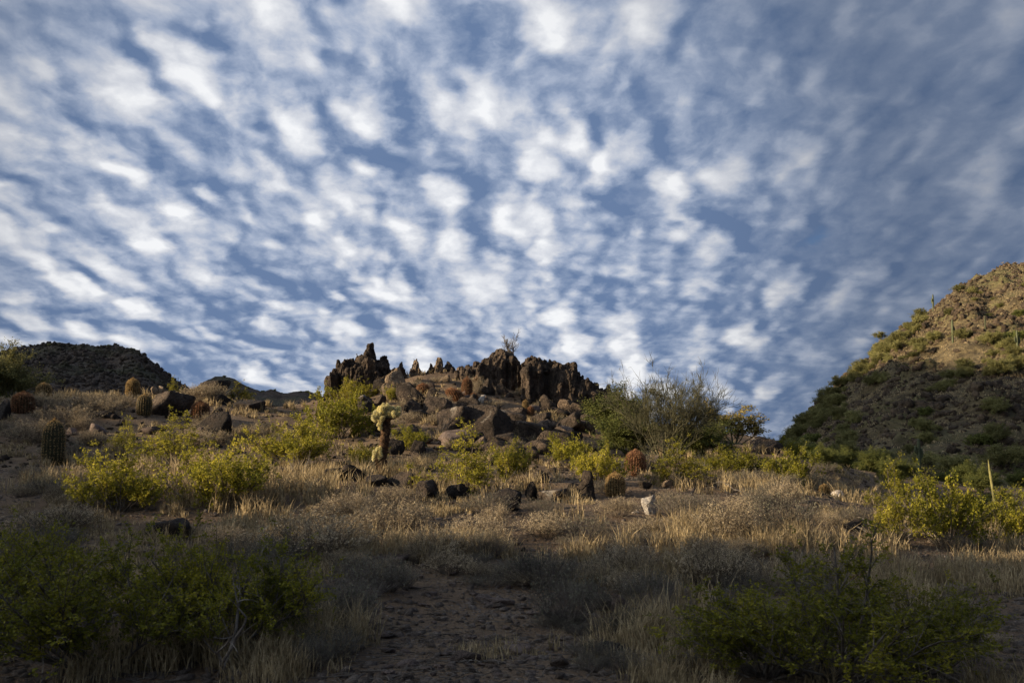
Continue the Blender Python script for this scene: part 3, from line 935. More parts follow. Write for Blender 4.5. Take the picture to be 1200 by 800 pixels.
for a in [
    (464, 457, 20, 22, 'tan sunlit block resting against the foot of the jagged crag', 'tan', 'block'),
    (452, 465, 11, 12, 'small tan rock low on the left face below the jagged crag', 'tan', 'block'),
    (461, 466, 20, 16, 'dark rounded boulder under the tan block on the knoll', 'rock', 'round'),
    (480, 457, 13, 7, 'cream coloured flat rock left of the first orange barrel cactus', 'tan', 'slab'),
    (488, 462, 6, 7, 'small cream rock wedged beside the first orange barrel cactus', 'tan', 'block'),
    (484, 478, 36, 24, 'big brown rounded boulder above the pale cholla cactus', 'rock', 'round'),
    (506, 466, 12, 11, 'small dark boulder behind the white crusted boulder', 'rock', 'block'),
    (516, 487, 28, 24, 'dark boulder with a white crusted top edge, mid knoll', 'rock', 'block'),
    (532, 508, 50, 38, 'very large brown boulder under the pair of leaning orange cacti', 'rock', 'block'),
    (550, 482, 22, 18, 'brown boulder that carries the upright orange barrel cactus', 'rock', 'block'),
    (566, 472, 12, 9, 'whitish rock right of the leaning orange cacti', 'quartz', 'round'),
    (572, 516, 48, 46, 'huge dark cracked boulder in the middle of the knoll front', 'rock', 'block'),
    (598, 512, 40, 38, 'huge sloping dark boulder right of the cracked one', 'rock', 'block'),
    (522, 447, 12, 7, 'small cream slab high on the knoll below the pinnacles', 'tan', 'slab'),
    (524, 522, 40, 16, 'grey flat boulder at the foot of the knoll behind the twiggy creosote', 'slab', 'block'),
    (494, 520, 22, 10, 'low grey boulder right of the cholla', 'slab', 'block'),
    (432, 497, 18, 9, 'orange tan ledge rock left of the cholla head', 'tan', 'slab'),
    (443, 478, 16, 12, 'mossy brown boulder up left of the cholla head', 'rock', 'round'),
    (424, 480, 18, 10, 'half buried brown boulder among the shrubs under the crag', 'rock', 'block'),
    (474, 492, 16, 10, 'brown boulder directly behind the cholla head', 'rock', 'block'),
    (628, 520, 40, 30, 'dark ledge boulder right of the huge sloping boulder', 'rock', 'block'),
    (652, 528, 34, 26, 'dark broken ledge boulder low on the right of the knoll', 'rock', 'block'),
    (668, 518, 26, 16, 'grey topped ledge boulder at the right end of the ledge', 'slab', 'block'),
    (608, 490, 22, 14, 'flat dark boulder above the huge sloping boulder', 'rock', 'block'),
    (634, 496, 22, 14, 'dark boulder above the ledge right of the small cactus', 'rock', 'block'),
    (590, 464, 16, 12, 'dark rounded rock under the sheer crag face', 'rock', 'round'),
    (612, 452, 18, 13, 'grey rock in the gully between crag and cliff', 'slab', 'round'),
    (622, 462, 20, 11, 'flat grey rock lower in the gully between crag and cliff', 'slab', 'block'),
    (192, 486, 46, 31, 'large dark flat topped block on the left slope', 'rock', 'block'),
    (180, 460, 7, 8, 'small cream stone on the left corner of the flat topped block', 'tan', 'block'),
    (188, 457, 5, 10, 'narrow upright cream stone standing on the flat topped block', 'tan', 'tall'),
    (180, 508, 26, 10, 'long low grey slab in front of the flat topped block', 'slab', 'slab'),
    (246, 464, 32, 26, 'dark trapezoid boulder on the crest at left', 'rock', 'block'),
    (262, 474, 18, 10, 'dark rock with a pale band below the trapezoid boulder', 'black', 'block'),
    (290, 482, 34, 14, 'low black boulder heap on the slope left of the crag', 'black', 'block'),
    (252, 516, 42, 28, 'black overhanging boulder like a small cave on the left slope', 'black', 'block'),
    (236, 518, 12, 14, 'grey pointed rock leaning at the small cave boulder', 'slab', 'tall'),
    (116, 490, 18, 8, 'dark low rock in the dry grass left of the flat topped block', 'black', 'block'),
    (113, 512, 26, 14, 'rounded grey mound rock between two dry shrubs on the left slope', 'slab', 'round'),
    (3, 492, 18, 20, 'black rock at the left edge beside the round red cactus', 'black', 'block'),
    (395, 563, 22, 14, 'black rough boulder left of the cholla foot', 'black', 'block'),
    (415, 563, 26, 15, 'wider black boulder touching the one left of the cholla', 'black', 'block'),
    (437, 570, 26, 11, 'low black rock in front of the cholla foot', 'black', 'block'),
    (473, 570, 30, 14, 'low black rock right of the cholla foot', 'black', 'block'),
    (503, 586, 22, 22, 'dark rock under the left side of the twiggy creosote', 'black', 'block'),
    (541, 584, 26, 14, 'dark rock under the right side of the twiggy creosote', 'black', 'block'),
    (594, 600, 30, 24, 'black wedge shaped rock jutting from the near bank', 'black', 'block'),
    (624, 586, 16, 18, 'dark upright rock left in the row on the bank', 'black', 'block'),
    (646, 588, 34, 17, 'wide brown rock in the row on the bank', 'rock', 'block'),
    (633, 566, 14, 11, 'small black rock behind the row on the bank', 'black', 'block'),
    (674, 585, 16, 20, 'left one of the dark upright rock pair on the bank', 'rock', 'tall'),
    (686, 585, 22, 25, 'taller right one of the dark upright rock pair on the bank', 'rock', 'tall'),
    (757, 573, 14, 10, 'small brown rock right of the barrel cactus pair', 'rock', 'block'),
    (784, 572, 10, 7, 'small tan rock under the yellow creosote right of the cactus pair', 'tan', 'block'),
    (770, 545, 8, 12, 'pale upright stone in the dark under the bare tree', 'slab', 'tall'),
    (761, 603, 15, 21, 'bright white pointed quartz rock on the shaded slope', 'quartz', 'block'),
    (773, 608, 7, 8, 'small grey stone at the foot of the white quartz rock', 'slab', 'block'),
    (985, 584, 14, 7, 'white flat quartz stone on the crest at right', 'quartz', 'slab'),
    (1014, 624, 42, 17, 'dark hollow mound of rock at right beside the tall yellow tipped bush', 'black', 'round'),
    (904, 531, 30, 18, 'dark rock hump on the low ridge right of the bare tree', 'rock', 'block'),
    (206, 634, 40, 24, 'black boulder between grass tufts behind the large near bush', 'black', 'block'),
    (186, 628, 24, 14, 'lower black rock left of the boulder behind the large near bush', 'black', 'block'),
    (262, 640, 20, 14, 'small dark rock beside the pale dry shrub left of centre', 'black', 'block'),
    (66, 610, 30, 12, 'dark low rock in front of the left creosote', 'black', 'block'),
    (463, 662, 42, 13, 'pinkish flat slab half hidden by dry shrubs in the middle', 'slab', 'slab'),
    (702, 716, 26, 15, 'grey slab propped up left of the pink boulder', 'slab', 'slab'),
    (730, 724, 34, 22, 'pink rounded boulder beside a grey dry shrub near the middle', 'slab', 'round'),
    (566, 706, 22, 7, 'pale grey flat stone on the bare centre ground', 'slab', 'slab'),
    (584, 710, 26, 8, 'darker flat stone right of the pale one on the bare centre ground', 'slab', 'slab'),
    (545, 777, 34, 13, 'reddish flat stone near the bottom of the bare ground', 'slab', 'slab'),
    (606, 768, 32, 12, 'pale wedge shaped stone near the bottom centre', 'slab', 'slab'),
    (686, 772, 28, 11, 'pale flat stone near the bottom right of centre', 'slab', 'slab'),
    (652, 784, 20, 10, 'orange brown stone between the two pale stones at the bottom', 'rock', 'slab'),
    (478, 784, 24, 9, 'dark red flat stone at the bottom left of centre', 'slab', 'slab'),
    (455, 794, 16, 8, 'small grey stone at the bottom edge left of centre', 'slab', 'slab'),
    (918, 650, 34, 13, 'broad grey slab on the slope above the right near bush', 'slab', 'slab'),
    (926, 662, 20, 8, 'thin slab just below the broad grey slab', 'slab', 'slab'),
    (988, 676, 12, 8, 'small dark stone above the right near bush', 'black', 'block'),
    (1166, 728, 20, 6, 'flat dark stone on the bare ground at right', 'black', 'slab'),
    (985, 666, 24, 8, 'grey slab partly hidden behind the right near bush', 'slab', 'slab'),
    (722, 770, 26, 14, 'dark flat rock near the bottom with dry grass', 'black', 'slab'),
    (812, 600, 18, 8, 'dark rock under the dry shrub on the crest right of the quartz', 'black', 'block'),
]:
    boulder(*a)

rr = np.random.default_rng(77)
for k in range(70):
    u, v = rr.uniform(425, 700), rr.uniform(452, 545)
    if k % 2: u, v = rr.uniform(540, 700), rr.uniform(478, 540)
    boulder(u, v, rr.uniform(12, 30), rr.uniform(8, 19), 'dark brown boulder, one of the many half buried in the knoll face', ('rock', 'crag', 'black', 'crag')[k % 4], 'block', 'boulders of the knoll face')
for k in range(46):      # stones strewn over the knoll face
    u, v = rr.uniform(420, 690), rr.uniform(452, 540)
    boulder(u, v, rr.uniform(6, 15), rr.uniform(4, 10), 'small brown stone lying loose on the knoll face', 'rock' if k % 3 else 'slab', 'block', 'loose stones on the knoll face', name='stone', cat='stone')
for k in range(22):
    u, v = rr.uniform(10, 360), rr.uniform(470, 545)
    boulder(u, v, rr.uniform(5, 13), rr.uniform(3, 8), 'small dark stone lying in the dry grass on the left slope', 'black' if k % 2 else 'slab', 'block', 'loose stones on the left slope', name='stone', cat='stone')
for k in range(120):
    u, v = rr.uniform(390, 840), rr.uniform(650, 798)
    boulder(u, v, rr.uniform(6, 17), rr.uniform(2.5, 5), 'small flat stone lying on the bare shaded ground', 'slab', 'slab', 'flat stones on the bare near ground', name='stone', cat='stone')
for k in range(26):
    u, v = rr.uniform(560, 1180), rr.uniform(575, 655)
    boulder(u, v, rr.uniform(4, 9), rr.uniform(3, 6), 'small dark stone lying among dry shrubs on the bank', 'black' if k % 2 else 'rock', 'block', 'loose stones on the bank', name='stone', cat='stone')
for k in range(14):
    u, v = rr.uniform(730, 830), rr.uniform(595, 660)
    boulder(u, v, rr.uniform(2.5, 5), rr.uniform(2, 4), 'tiny white quartz chip strewn near the white quartz rock', 'quartz', 'block', 'white quartz chips', name='stone', cat='stone')


def chips(n, X, Y, Z, size, seed, flat=.6):
    r = np.random.default_rng(seed)
    N, F = ICO[1]
    B = len(X)
    V = N[None] * r.uniform(.65, 1.25, (B, len(N), 1))
    V = V * np.stack([r.uniform(.7, 1.3, B), r.uniform(.6, 1.0, B), r.uniform(.35, .8, B) * flat / .6], -1)[:, None]
    a = norm(r.normal(size=(B, 3)) * np.array([.35, .35, 0]) + np.array([0, 0, 1.])); b = norm(np.cross(a, r.normal(size=(B, 3)))); c = np.cross(a, b)
    V = (V[..., 0:1] * b[:, None] + V[..., 1:2] * c[:, None] + V[..., 2:3] * a[:, None]) * size[:, None, None]
    V = V + np.stack([X, Y, Z], -1)[:, None]
    T = (F[None] + (np.arange(B) * len(N))[:, None, None]).reshape(-1, 3)
    return V.reshape(-1, 3), T


def logxy(n, r, a, b, k=.56):
    y = a * (b / a) ** r.uniform(0, 1, n); x = r.uniform(-k, k, n) * y
    return x, y


r = np.random.default_rng(5)
X, Y = logxy(38000, r, 6.0, 26)
mk = fbm(xy2(X, Y) / 1.1, 3, 91) + r.uniform(-.35, .45, len(X)) > -.22
X, Y = X[mk], Y[mk]
sz = .005 + .06 * r.uniform(0, 1, len(X)) ** 6 + .0008 * Y
V, T = chips(0, X, Y, ground(X, Y) + sz * .02, sz, 6, .42)
tag(obj('gravel', mesh('gravel', V, tris=T, mat=M['pebble'])), 'small broken stones and gravel covering the ground', kind='stuff')
X, Y = logxy(5200, r, 24, 56)
sz = .03 + .13 * r.uniform(0, 1, len(X)) ** 3
V, T = chips(0, X, Y, ground(X, Y) + sz * .1, sz, 8)
tag(obj('rubble', mesh('rubble', V, tris=T, mat=M['rubble'])), 'broken rock rubble covering the upper slopes', kind='stuff')

# dead twigs and straw lying about
X, Y = logxy(5200, r, 6.0, 24)
Z = ground(X, Y) + .012
a = r.uniform(0, 2 * PI, len(X)); L = r.uniform(.03, .16, len(X)); dx, dy = np.cos(a) * L, np.sin(a) * L
PP = np.stack([np.stack([X - dx, Y - dy, Z + r.uniform(0, .01, len(X))], -1), np.stack([X + r.normal(size=len(X)) * .012, Y, Z + .012], -1), np.stack([X + dx, Y + dy, Z + r.uniform(0, .02, len(X))], -1)], 1)
V, Q = tubes(PP, np.repeat(r.uniform(.0015, .004, len(X))[:, None], 3, 1), 3)
tag(obj('litter', mesh('litter', V, Q, mat=M['stem'])), 'dead twigs and straw lying over the near ground', kind='stuff')

# rubble on the right hill, thick in bands
n = 40000
s_ = r.uniform(.24, .62, n); Y = 95 + 150 * r.uniform(0, 1, n) ** .8; X = s_ * Y
mk = (fbm(xy2(X, Y) / 9, 3, 35) * 1.0 + r.uniform(-.45, .45, n)) > -.04
X, Y = X[mk], Y[mk]
sz = .10 + .75 * r.uniform(0, 1, len(X)) ** 6 + .12 * np.maximum(fbm(xy2(X, Y) / 6.0, 4, 35), 0) * 2.6 * r.uniform(0, 1, len(X))
V, T = chips(0, X, Y, right_hill(X, Y) + sz * .1, sz, 9, .8)
tag(obj('rubble', mesh('rubble', V, tris=T, mat=M['rubble'])), 'brown boulders and scree strewn over the right hillside', kind='stuff')
n = 26000
s_ = r.uniform(.24, .62, n); Y = 95 + 150 * r.uniform(0, 1, n) ** .8; X = s_ * Y
mk = fbm(xy2(X, Y) / 14, 3, 38) + r.uniform(-.5, .6, n) > -.05
X, Y = X[mk], Y[mk]; C = np.repeat(np.stack([X, Y, right_hill(X, Y) + .12], -1), 6, 0)
C = C + r.normal(size=C.shape) * np.array([.16, .16, .06])
V, Q = leafquads(C, .10, 3.2, r, (0, 0, 2.5))
tag(obj('grass', mesh('grass', V, Q, mat=M['grass'])), 'tufts of dry grass over the right hillside', kind='stuff')
n = 5000
Y = r.uniform(250, 470, n); X = r.uniform(-.56, -.28, n) * Y
sz = .4 + 1.3 * r.uniform(0, 1, n) ** 3
V, T = chips(0, X, Y, mesa1(X, Y) + sz * .1, sz, 10, .8)
tag(obj('rubble', mesh('rubble', V, tris=T, mat=M['mesa'])), 'dark scree on the slope of the far flat topped hill', kind='stuff')

# ------------------------------------------------------------------ cacti
BR = {'red': barrel(1, .25, .56, M['redspine'], 24), 'gold': barrel(2, .25, .62, M['goldspine'], 22), 'tall': barrel(3, .21, .74, M['goldspine'], 19, 0, 6, .035),
      'orange': barrel(4, .22, .62, M['redspine'], 20), 'lean': barrel(5, .22, .60, M['redspine'], 20, -.22), 'dim': barrel(6, .24, .52, M['redspine'], 22)}
BD = {'red': (.25, .56), 'gold': (.25, .62), 'tall': (.21, .74), 'orange': (.22, .62), 'lean': (.26, .60), 'dim': (.24, .52)}
for (u, vt, vb, w, kd, lb) in [
    (57, 491, 546, 23, 'tall', 'tall ribbed green barrel cactus standing alone on the left slope'),
    (22, 459, 484, 22, 'red', 'round dark red barrel cactus near the left edge'),
    (48, 448, 466, 15, 'gold', 'straw coloured barrel cactus below the feathery green tree at left'),
    (153, 441, 463, 14, 'gold', 'pale topped barrel cactus on the left crest beside the flat topped block'),
    (166, 461, 487, 16, 'tall', 'dark green barrel cactus just left of the flat topped block'),
    (232, 470, 492, 18, 'dim', 'dull red round barrel cactus right of the flat topped block'),
    (495, 449, 463, 13, 'orange', 'orange barrel cactus among rocks above the big brown boulder'),
    (547, 442, 466, 11, 'orange', 'upright orange barrel cactus on top of the knoll boulder'),
    (558, 441, 456, 9, 'orange', 'small orange barrel cactus right of the upright one'),
    (536, 454, 470, 20, 'lean', 'orange barrel cactus leaning left at the foot of the upright one'),
    (555, 460, 469, 8, 'red', 'little dark red barrel cactus at the foot of the upright one, right side'),
    (561, 499, 514, 13, 'red', 'reddish barrel cactus head below the huge cracked boulder'),
    (616, 468, 480, 7, 'gold', 'tiny straw coloured barrel cactus on the slope under the sheer crag'),
    (622, 476, 490, 8, 'red', 'tiny red barrel cactus on the slope under the sheer crag'),
    (746, 528, 558, 21, 'red', 'pale topped reddish barrel cactus on the bank under the bare tree'),
    (722, 554, 582, 20, 'gold', 'golden barrel cactus in dry grass in front of the reddish one'),
    (968, 567, 580, 11, 'gold', 'grey green barrel cactus on the crest at right beside the white flat stone'),
    (1012, 674, 698, 24, 'dim', 'dull red barrel cactus behind the right near bush'),
]:
    x, y, z, mpp = tocam(u, vb)
    w0, h0 = BD[kd]
    sx = w * mpp / 2 / w0; sz = (vb - vt) * mpp / h0 * 1.04
    place('barrel_cactus', BR[kd], lb, 'barrel cactus', (x, y + w * mpp * .4, z - .02), rr.uniform(0, .25) if kd == 'lean' else rr.uniform(0, 6), (sx, sx, sz), 'barrel cacti')

# cholla
x, y, z, mpp = tocam(446, 558)
t = thing('cholla_cactus', 'cholla cactus with a glowing pale yellow head on a dark shaggy trunk', 'cholla cactus', (x, y, z))


def px(u, v, d=0.0):
    return np.array([(u - 446) * mpp, d, (558 - v) * mpp])


r = np.random.default_rng(12)


def shaggy(name, pts_, radii, n):
    P = np.array(pts_)[None]
    k = np.linspace(0, len(pts_) - 1, 26)
    P = np.stack([np.interp(k, np.arange(len(pts_)), P[0, :, i]) for i in range(3)], -1)[None]
    P = P + r.normal(size=P.shape) * .006
    R_ = np.interp(k, np.arange(len(pts_)), radii)[None] * (1 + r.normal(size=(1, 26)) * .09)
    V, Q = tubes(P, R_, 12)
    c = scatter_on(P, n, 0, r, (0, 1)); a = norm(r.normal(size=c.shape)); a[:, 2] *= .4
    c = c + a * np.interp(np.linspace(0, 1, len(c)), [0, 1], [radii[0], radii[-1]])[:, None] * .9
    LV, LQ = leafquads(c, .034, 1.6, r, (0, 0, -.8))
    return obj(name, mesh(name, *merge([(V, Q), (LV, LQ)]), mat=M['chollatrunk']), t)


shaggy('trunk', [px(449, 560), px(447, 540), px(449, 522), px(451, 505), px(452, 490)], [.125, .11, .105, .10, .105], 1100)
shaggy('arm', [px(447, 553, -.02), px(443, 546, -.06), px(442, 538, -.08)], [.06, .05, .04], 220)
shaggy('arm', [px(451, 500, -.03), px(443, 490, -.06)], [.045, .03], 100)
shaggy('arm', [px(452, 494), px(463, 486, .05)], [.045, .03], 100)
jn, jf = ICO[2]
jv = jn * np.array([.023, .023, .062]) * (1 + .10 * np.cos(np.arctan2(jn[:, 1], jn[:, 0]) * 6))[:, None]
jme = mesh('cholla_joint', jv, tris=jf, mat=M['chollaskin'], smooth=True)
c = jn[r.integers(0, len(jn), 1300)]; cc = c * np.array([.030, .030, .070]); d = norm(c + r.normal(size=c.shape) * .6)
s = norm(np.cross(d, r.normal(size=c.shape))) * .0022
sv = np.stack([cc - s, cc + s, cc + d * .024 + s * .3, cc + d * .024 - s * .3], 1).reshape(-1, 3)
sme = mesh('cholla_spines', sv, np.arange(len(sv)).reshape(-1, 4), mat=M['cholla'])


def joint(p, d, s=1.0):
    o = obj('joint', jme, t, loc=p); o.rotation_euler = Vector(d).to_track_quat('Z', 'Y').to_euler(); o.scale = (s, s, s)
    obj('spines', sme, o)


for k in range(80):
    az = r.uniform(0, 2 * PI); el = r.uniform(-.15, 1.5)
    d = np.array([math.cos(az) * math.cos(el), math.sin(az) * math.cos(el), math.sin(el)])
    ctr = (px(446, 488, -.05), px(452, 484), px(461, 487), px(443, 492, -.05), px(455, 489, .08))[k % 5]
    joint(ctr + d * np.array([.13, .13, .12]) * r.uniform(.55, 1.15), norm(d + np.array([0, 0, .9])), r.uniform(.85, 1.25))
for k in range(11):
    joint(px(437 + r.uniform(0, 11), 537 - r.uniform(0, 13), -.08 + r.uniform(-.04, .04)), norm(np.array([r.uniform(-.5, .5), r.uniform(-.3, .3), 1])), r.uniform(.85, 1.1))
for k in range(6):
    joint(px(446 + r.uniform(-3, 3), 496 + r.uniform(0, 7), -.09), norm(np.array([-.4, -.4, -.5])), .8)

# ------------------------------------------------------------------ creosote and other green bushes
CN = [creosote(31, 36, 9, 5, 18, .0135, M['creosote']), creosote(32, 32, 9, 5, 18, .0135, M['creosote'], spur=4)]
CM = [creosote(41, 26, 8, 5, 11, .024, M['creosote_y'], .95), creosote(42, 28, 8, 5, 11, .024, M['creosote_y']),
      creosote(43, 20, 7, 5, 11, .025, M['creosote_y'], 1.1, spur=3), creosote(44, 26, 8, 5, 11, .027, M['creosote'])]
for (u, y, R, H, pr, lb, rz) in [
    (120, 7.6, 1.15, .98, CN[0], 'large dark green creosote bush in the near left corner', 0.3),
    (262, 7.9, .85, .90, CN[0], 'dark green creosote bush joined to the right side of the big corner bush', 2.1),
    (5, 8.6, .8, .90, CN[0], 'dark creosote bush at the left edge behind the big corner bush', 4.0),
    (980, 7.0, 1.0, 1.02, CN[1], 'wide dark green creosote bush in the near right corner', 1.0),
    (1070, 7.3, .66, .66, CN[0], 'smaller dark creosote bush on the right flank of the wide one', 5.0),
    (895, 7.1, .62, .60, CN[0], 'low dark creosote bush on the left flank of the wide right one', 3.1),
]:
    x = at(u, 700, y)[0]
    place('creosote_bush', pr, lb, 'creosote bush', (x, y, gz(x, y)), rz, (R, R, H), 'near creosote bushes', fit=True)
for (u, vb, vt, w, k, lb) in [
    (125, 606, 528, 122, 1, 'creosote bush with yellow tips left of two alike on the left slope'),
    (258, 596, 522, 122, 0, 'bright full creosote bush right of the yellow tipped one on the left slope'),
    (338, 548, 489, 98, 1, 'yellow green creosote bush between the left slope and the knoll'),
    (196, 545, 484, 100, 2, 'loose creosote bush below the dark flat topped block'),
    (142, 536, 490, 40, 2, 'small sprig of yellow creosote left of the loose bush'),
    (392, 516, 456, 84, 3, 'dense green creosote bush at the left foot of the knoll'),
    (545, 582, 500, 104, 2, 'twiggy yellow creosote bush in front of the knoll centre'),
    (600, 566, 518, 58, 0, 'short yellow green creosote bush touching the twiggy one'),
    (665, 548, 510, 56, 3, 'dull green creosote bush left of the cactus pair'),
    (704, 572, 522, 66, 0, 'sunlit creosote bush just left of the cactus pair'),
    (800, 570, 516, 84, 2, 'yellow green creosote bush right of the cactus pair'),
    (1060, 642, 546, 86, 2, 'tall yellow tipped creosote bush at right beside the dark mound'),
    (1120, 645, 560, 104, 3, 'green creosote bush right of the tall yellow tipped one'),
    (1188, 640, 578, 76, 3, 'dark green creosote bush at the right edge'),
    (424, 548, 521, 44, 0, 'little creosote bush left of the cholla trunk'),
    (278, 460, 436, 36, 2, 'small pale creosote bush on the crest beside the trapezoid boulder'),
    (201, 458, 436, 16, 2, 'tiny yellow sprig on the crest behind the flat topped block'),
    (412, 474, 444, 64, 0, 'sunny creosote bush at the foot of the jagged crag'),
    (458, 470, 452, 18, 0, 'tiny green bush beside the tan block on the knoll'),
    (868, 562, 524, 60, 3, 'dark creosote bush on the crest right of the bare tree'),
    (930, 572, 528, 64, 3, 'dark creosote bush before the gap to the right hill'),
    (842, 556, 532, 46, 3, 'low dark creosote bush under the pale yellow tree'),
    (480, 530, 500, 40, 3, 'dim green creosote bush right of the cholla trunk'),
]:
    x, y, z, mpp = tocam(u, vb)
    place('creosote_bush', CM[k], lb, 'creosote bush', (x, y + w * mpp * .25, z), rr.uniform(0, 6.2), (w * mpp * .52, w * mpp * .52, (vb - vt) * mpp * 1.05), 'creosote bushes on the slopes', fit=True)

# ------------------------------------------------------------------ trees
T_BARE = tree(61, 1, .85, 10, (7, 6, 5, 3), .012, 0, M['ironwood'], M['verde_leaf'], .020, (.1, 1.0), (.36, .22, .14, .08), .3, .0022, .38)
T_GREEN = tree(62, 1, .62, 9, (7, 6, 5), .022, 9, M['verde'], M['verde_leaf'], .018, (.1, 1.0), (.34, .22, .14), .35, .0025)
T_FEATH = tree(63, 1, .62, 9, (7, 6, 6), .018, 8, M['verde'], M['hillbush'], .016, (.1, 1.0), (.36, .24, .15), .5, .0022)
T_YEL = tree(64, 1, .55, 6, (5, 5, 4), .035, 6, M['ironwood'], M['yellow'], .02, (.1, 1.0), (.34, .2, .12), .4, .004)
T_HILL = tree(66, 1, .75, 9, (6, 5, 4), .030, 8, M['verde'], M['hillbush'], .016, (.1, 1.0), (.34, .22, .14), .35, .003)
T_TWIG = tree(65, 1, .34, 3, (6, 5, 3), .01, 0, M['deadwood'], None, .020, (.1, .9), (.34, .22, .13), .5, .006)
for (u, vb, vt, wd, parts, nm, lb, rz, y) in [
    (780, 545, 434, 130, T_BARE, 'bare_tree', 'wide bare branching tree on the slope right of the knoll', .7, None),
    (716, 515, 452, 84, T_GREEN, 'palo_verde_tree', 'dense dark green tree at the right foot of the cliff', 1.5, None),
    (744, 535, 478, 84, T_GREEN, 'palo_verde_tree', 'low dark green tree filling in between the dense tree and the bare tree', 4.1, None),
    (12, 476, 403, 84, T_FEATH, 'palo_verde_tree', 'feathery green tree at the left edge in front of the flat topped hill', 2.2, 47),
    (820, 540, 486, 80, T_GREEN, 'palo_verde_tree', 'dark low tree under the right limbs of the bare tree', 3.0, None),
    (862, 522, 476, 60, T_YEL, 'small_tree', 'pale yellow leaved small tree right of the bare tree', .4, 50),
    (836, 516, 468, 30, T_YEL, 'small_tree', 'yellow tipped small tree just behind the bare tree', 2.4, 52),
    (886, 524, 500, 24, T_TWIG, 'bare_shrub', 'bare grey twiggy shrub on the skyline left of the right hill', 1.1, 54),
    (600, 420, 386, 26, T_TWIG, 'bare_shrub', 'bare twiggy shrub on top of the crag against the sky', .5, 49.6),
    (748, 500, 446, 46, T_TWIG, 'bare_shrub', 'thin bare shrub with upright twigs between green tree and bare tree', 2.0, 44),
]:
    if y is None:
        x, y, z, mpp = tocam(u, vb); z -= .05
    else:
        x, _, z = at(u, vb, y); mpp = y / FPX
        if nm != 'bare_shrub' or u != 600: z = min(z, gz(x, y))
    zt = at(u, vt, y)[2]
    place(nm, parts, lb, 'tree' if 'tree' in nm else 'shrub', (x, y, z), rz, (wd * mpp / 2, wd * mpp / 2, zt - z), None, fit=True)

# ------------------------------------------------------------------ right hill plants
HB = [leafblob(70 + i, 2400, .06, M['hillbush'], .8, 1, 14) for i in range(4)]
HT = [leafblob(80 + i, 3800, .075, M['verde_leaf'], .8, 1, 16) for i in range(2)]
r = np.random.default_rng(99)


def on_hill(me, x, y, R, H, label, group, name='hill_shrub', cat='shrub'):
    if r.uniform() < .55 and R > .8:
        z = float(right_hill(np.array([x]), np.array([y]))[0]) - .1
        return place(name, T_HILL, label, cat, (x, y, z), r.uniform(0, 6.2), (R, R, H * 1.15), group, fit=True)
    o = obj(name, me, loc=(x, y, float(right_hill(np.array([x]), np.array([y]))[0]) - .1 * R))
    o.scale = (R, R, H); o.rotation_euler = (0, 0, r.uniform(0, 6.2))
    return tag(o, label, cat, group)


def see_hill(u, v):
    ys = np.arange(96, 243, .5); a, b, c = ray(u, v)
    x = a / b * ys; zr = EYE + c / b * ys; g = right_hill(x, ys)
    k = np.nonzero(zr <= g)[0]
    return None if len(k) == 0 else (float(x[k[0]]), float(ys[k[0]]))


cnt = 0
while cnt < 95:                                        # scattered low shrubs
    u, v = r.uniform(945, 1200), r.uniform(318, 560)
    p = see_hill(u, v)
    if not p or fbm(np.array([[p[0] / 18, p[1] / 18]]), 2, 44)[0] + r.uniform(-.4, .4) < .0: continue
    up_ = v < 430 - (u - 950) * .33
    R = r.uniform(.6, 1.9)
    on_hill(HB[cnt % 4], p[0], p[1], R, R * r.uniform(.8, 1.2),
            'small green shrub on the sunlit upper slope of the right hill' if up_ else 'small dull shrub on the shaded slope of the right hill',
            'shrubs on the sunlit upper hill' if up_ else 'shrubs on the shaded hill')
    cnt += 1
for k in range(66):                                     # the bushy left flank
    f = r.uniform(0, 1); u = 925 + f * 160; v = np.interp(u, [925, 940, 952, 975, 1000, 1032, 1072, 1090], [508, 495, 485, 465, 437, 410, 376, 366]) + r.uniform(0, 1) ** 1.5 * (26 - 12 * f) + 1
    p = see_hill(u, v)
    if not p: continue
    R = r.uniform(1.0, 2.5)
    on_hill(HB[k % 4], p[0], p[1], R, R * 1.15, 'green bush in the dense row along the left edge of the right hill', 'bushes along the left edge of the right hill')
for (u, v, R, lb) in [(935, 545, 2.6, 'big olive green tree at the left foot of the right hill'), (952, 520, 2.6, 'olive tree above the one at the left foot of the right hill'), (925, 525, 2.2, 'olive tree nearest the gap at the foot of the right hill'), (975, 556, 1.9, 'small olive tree at the shaded foot, right of the big olive one'),
                      (1018, 572, 2.4, 'wide grey green tree at the hill foot behind the yellow tipped bush'), (1040, 560, 2.0, 'grey green tree at the hill foot right of the wide one'), (1150, 520, 2.0, 'grey green tree on the shaded hill above the green pole'), (1165, 485, 2.0, 'grey green tree on the shaded hill, higher than the one above the pole'),
                      (1180, 550, 2.4, 'broad olive tree at the right edge of the hill foot'), (1085, 485, 1.3, 'small round green tree in the middle of the shaded hill'), (990, 508, 1.4, 'round green tree low on the shaded left part of the hill'),
                      (1172, 440, 2.2, 'green tree on the shaded hill at the right edge below the sun line'), (1192, 398, 2.4, 'yellow green tree at the right edge in the sunlit upper slope'), (1165, 406, 2.2, 'yellow green tree beside the saguaro on the sunlit slope'), (1128, 398, 1.8, 'green tree right of the sunlit saguaro'),
                      (945, 498, 2.0, 'olive tree where the hill edge meets the sky'), (1120, 560, 2.2, 'dark green tree at the hill foot behind the two right bushes'), (1195, 370, 1.6, 'small green tree high at the right edge in the sun')]:
    p = see_hill(u, v) or (at(u, v, 120)[0], 120.0)
    on_hill(HT[int(u) % 2], p[0], p[1], R, R * .95, lb, 'trees on the right hill', 'small_tree', 'tree')
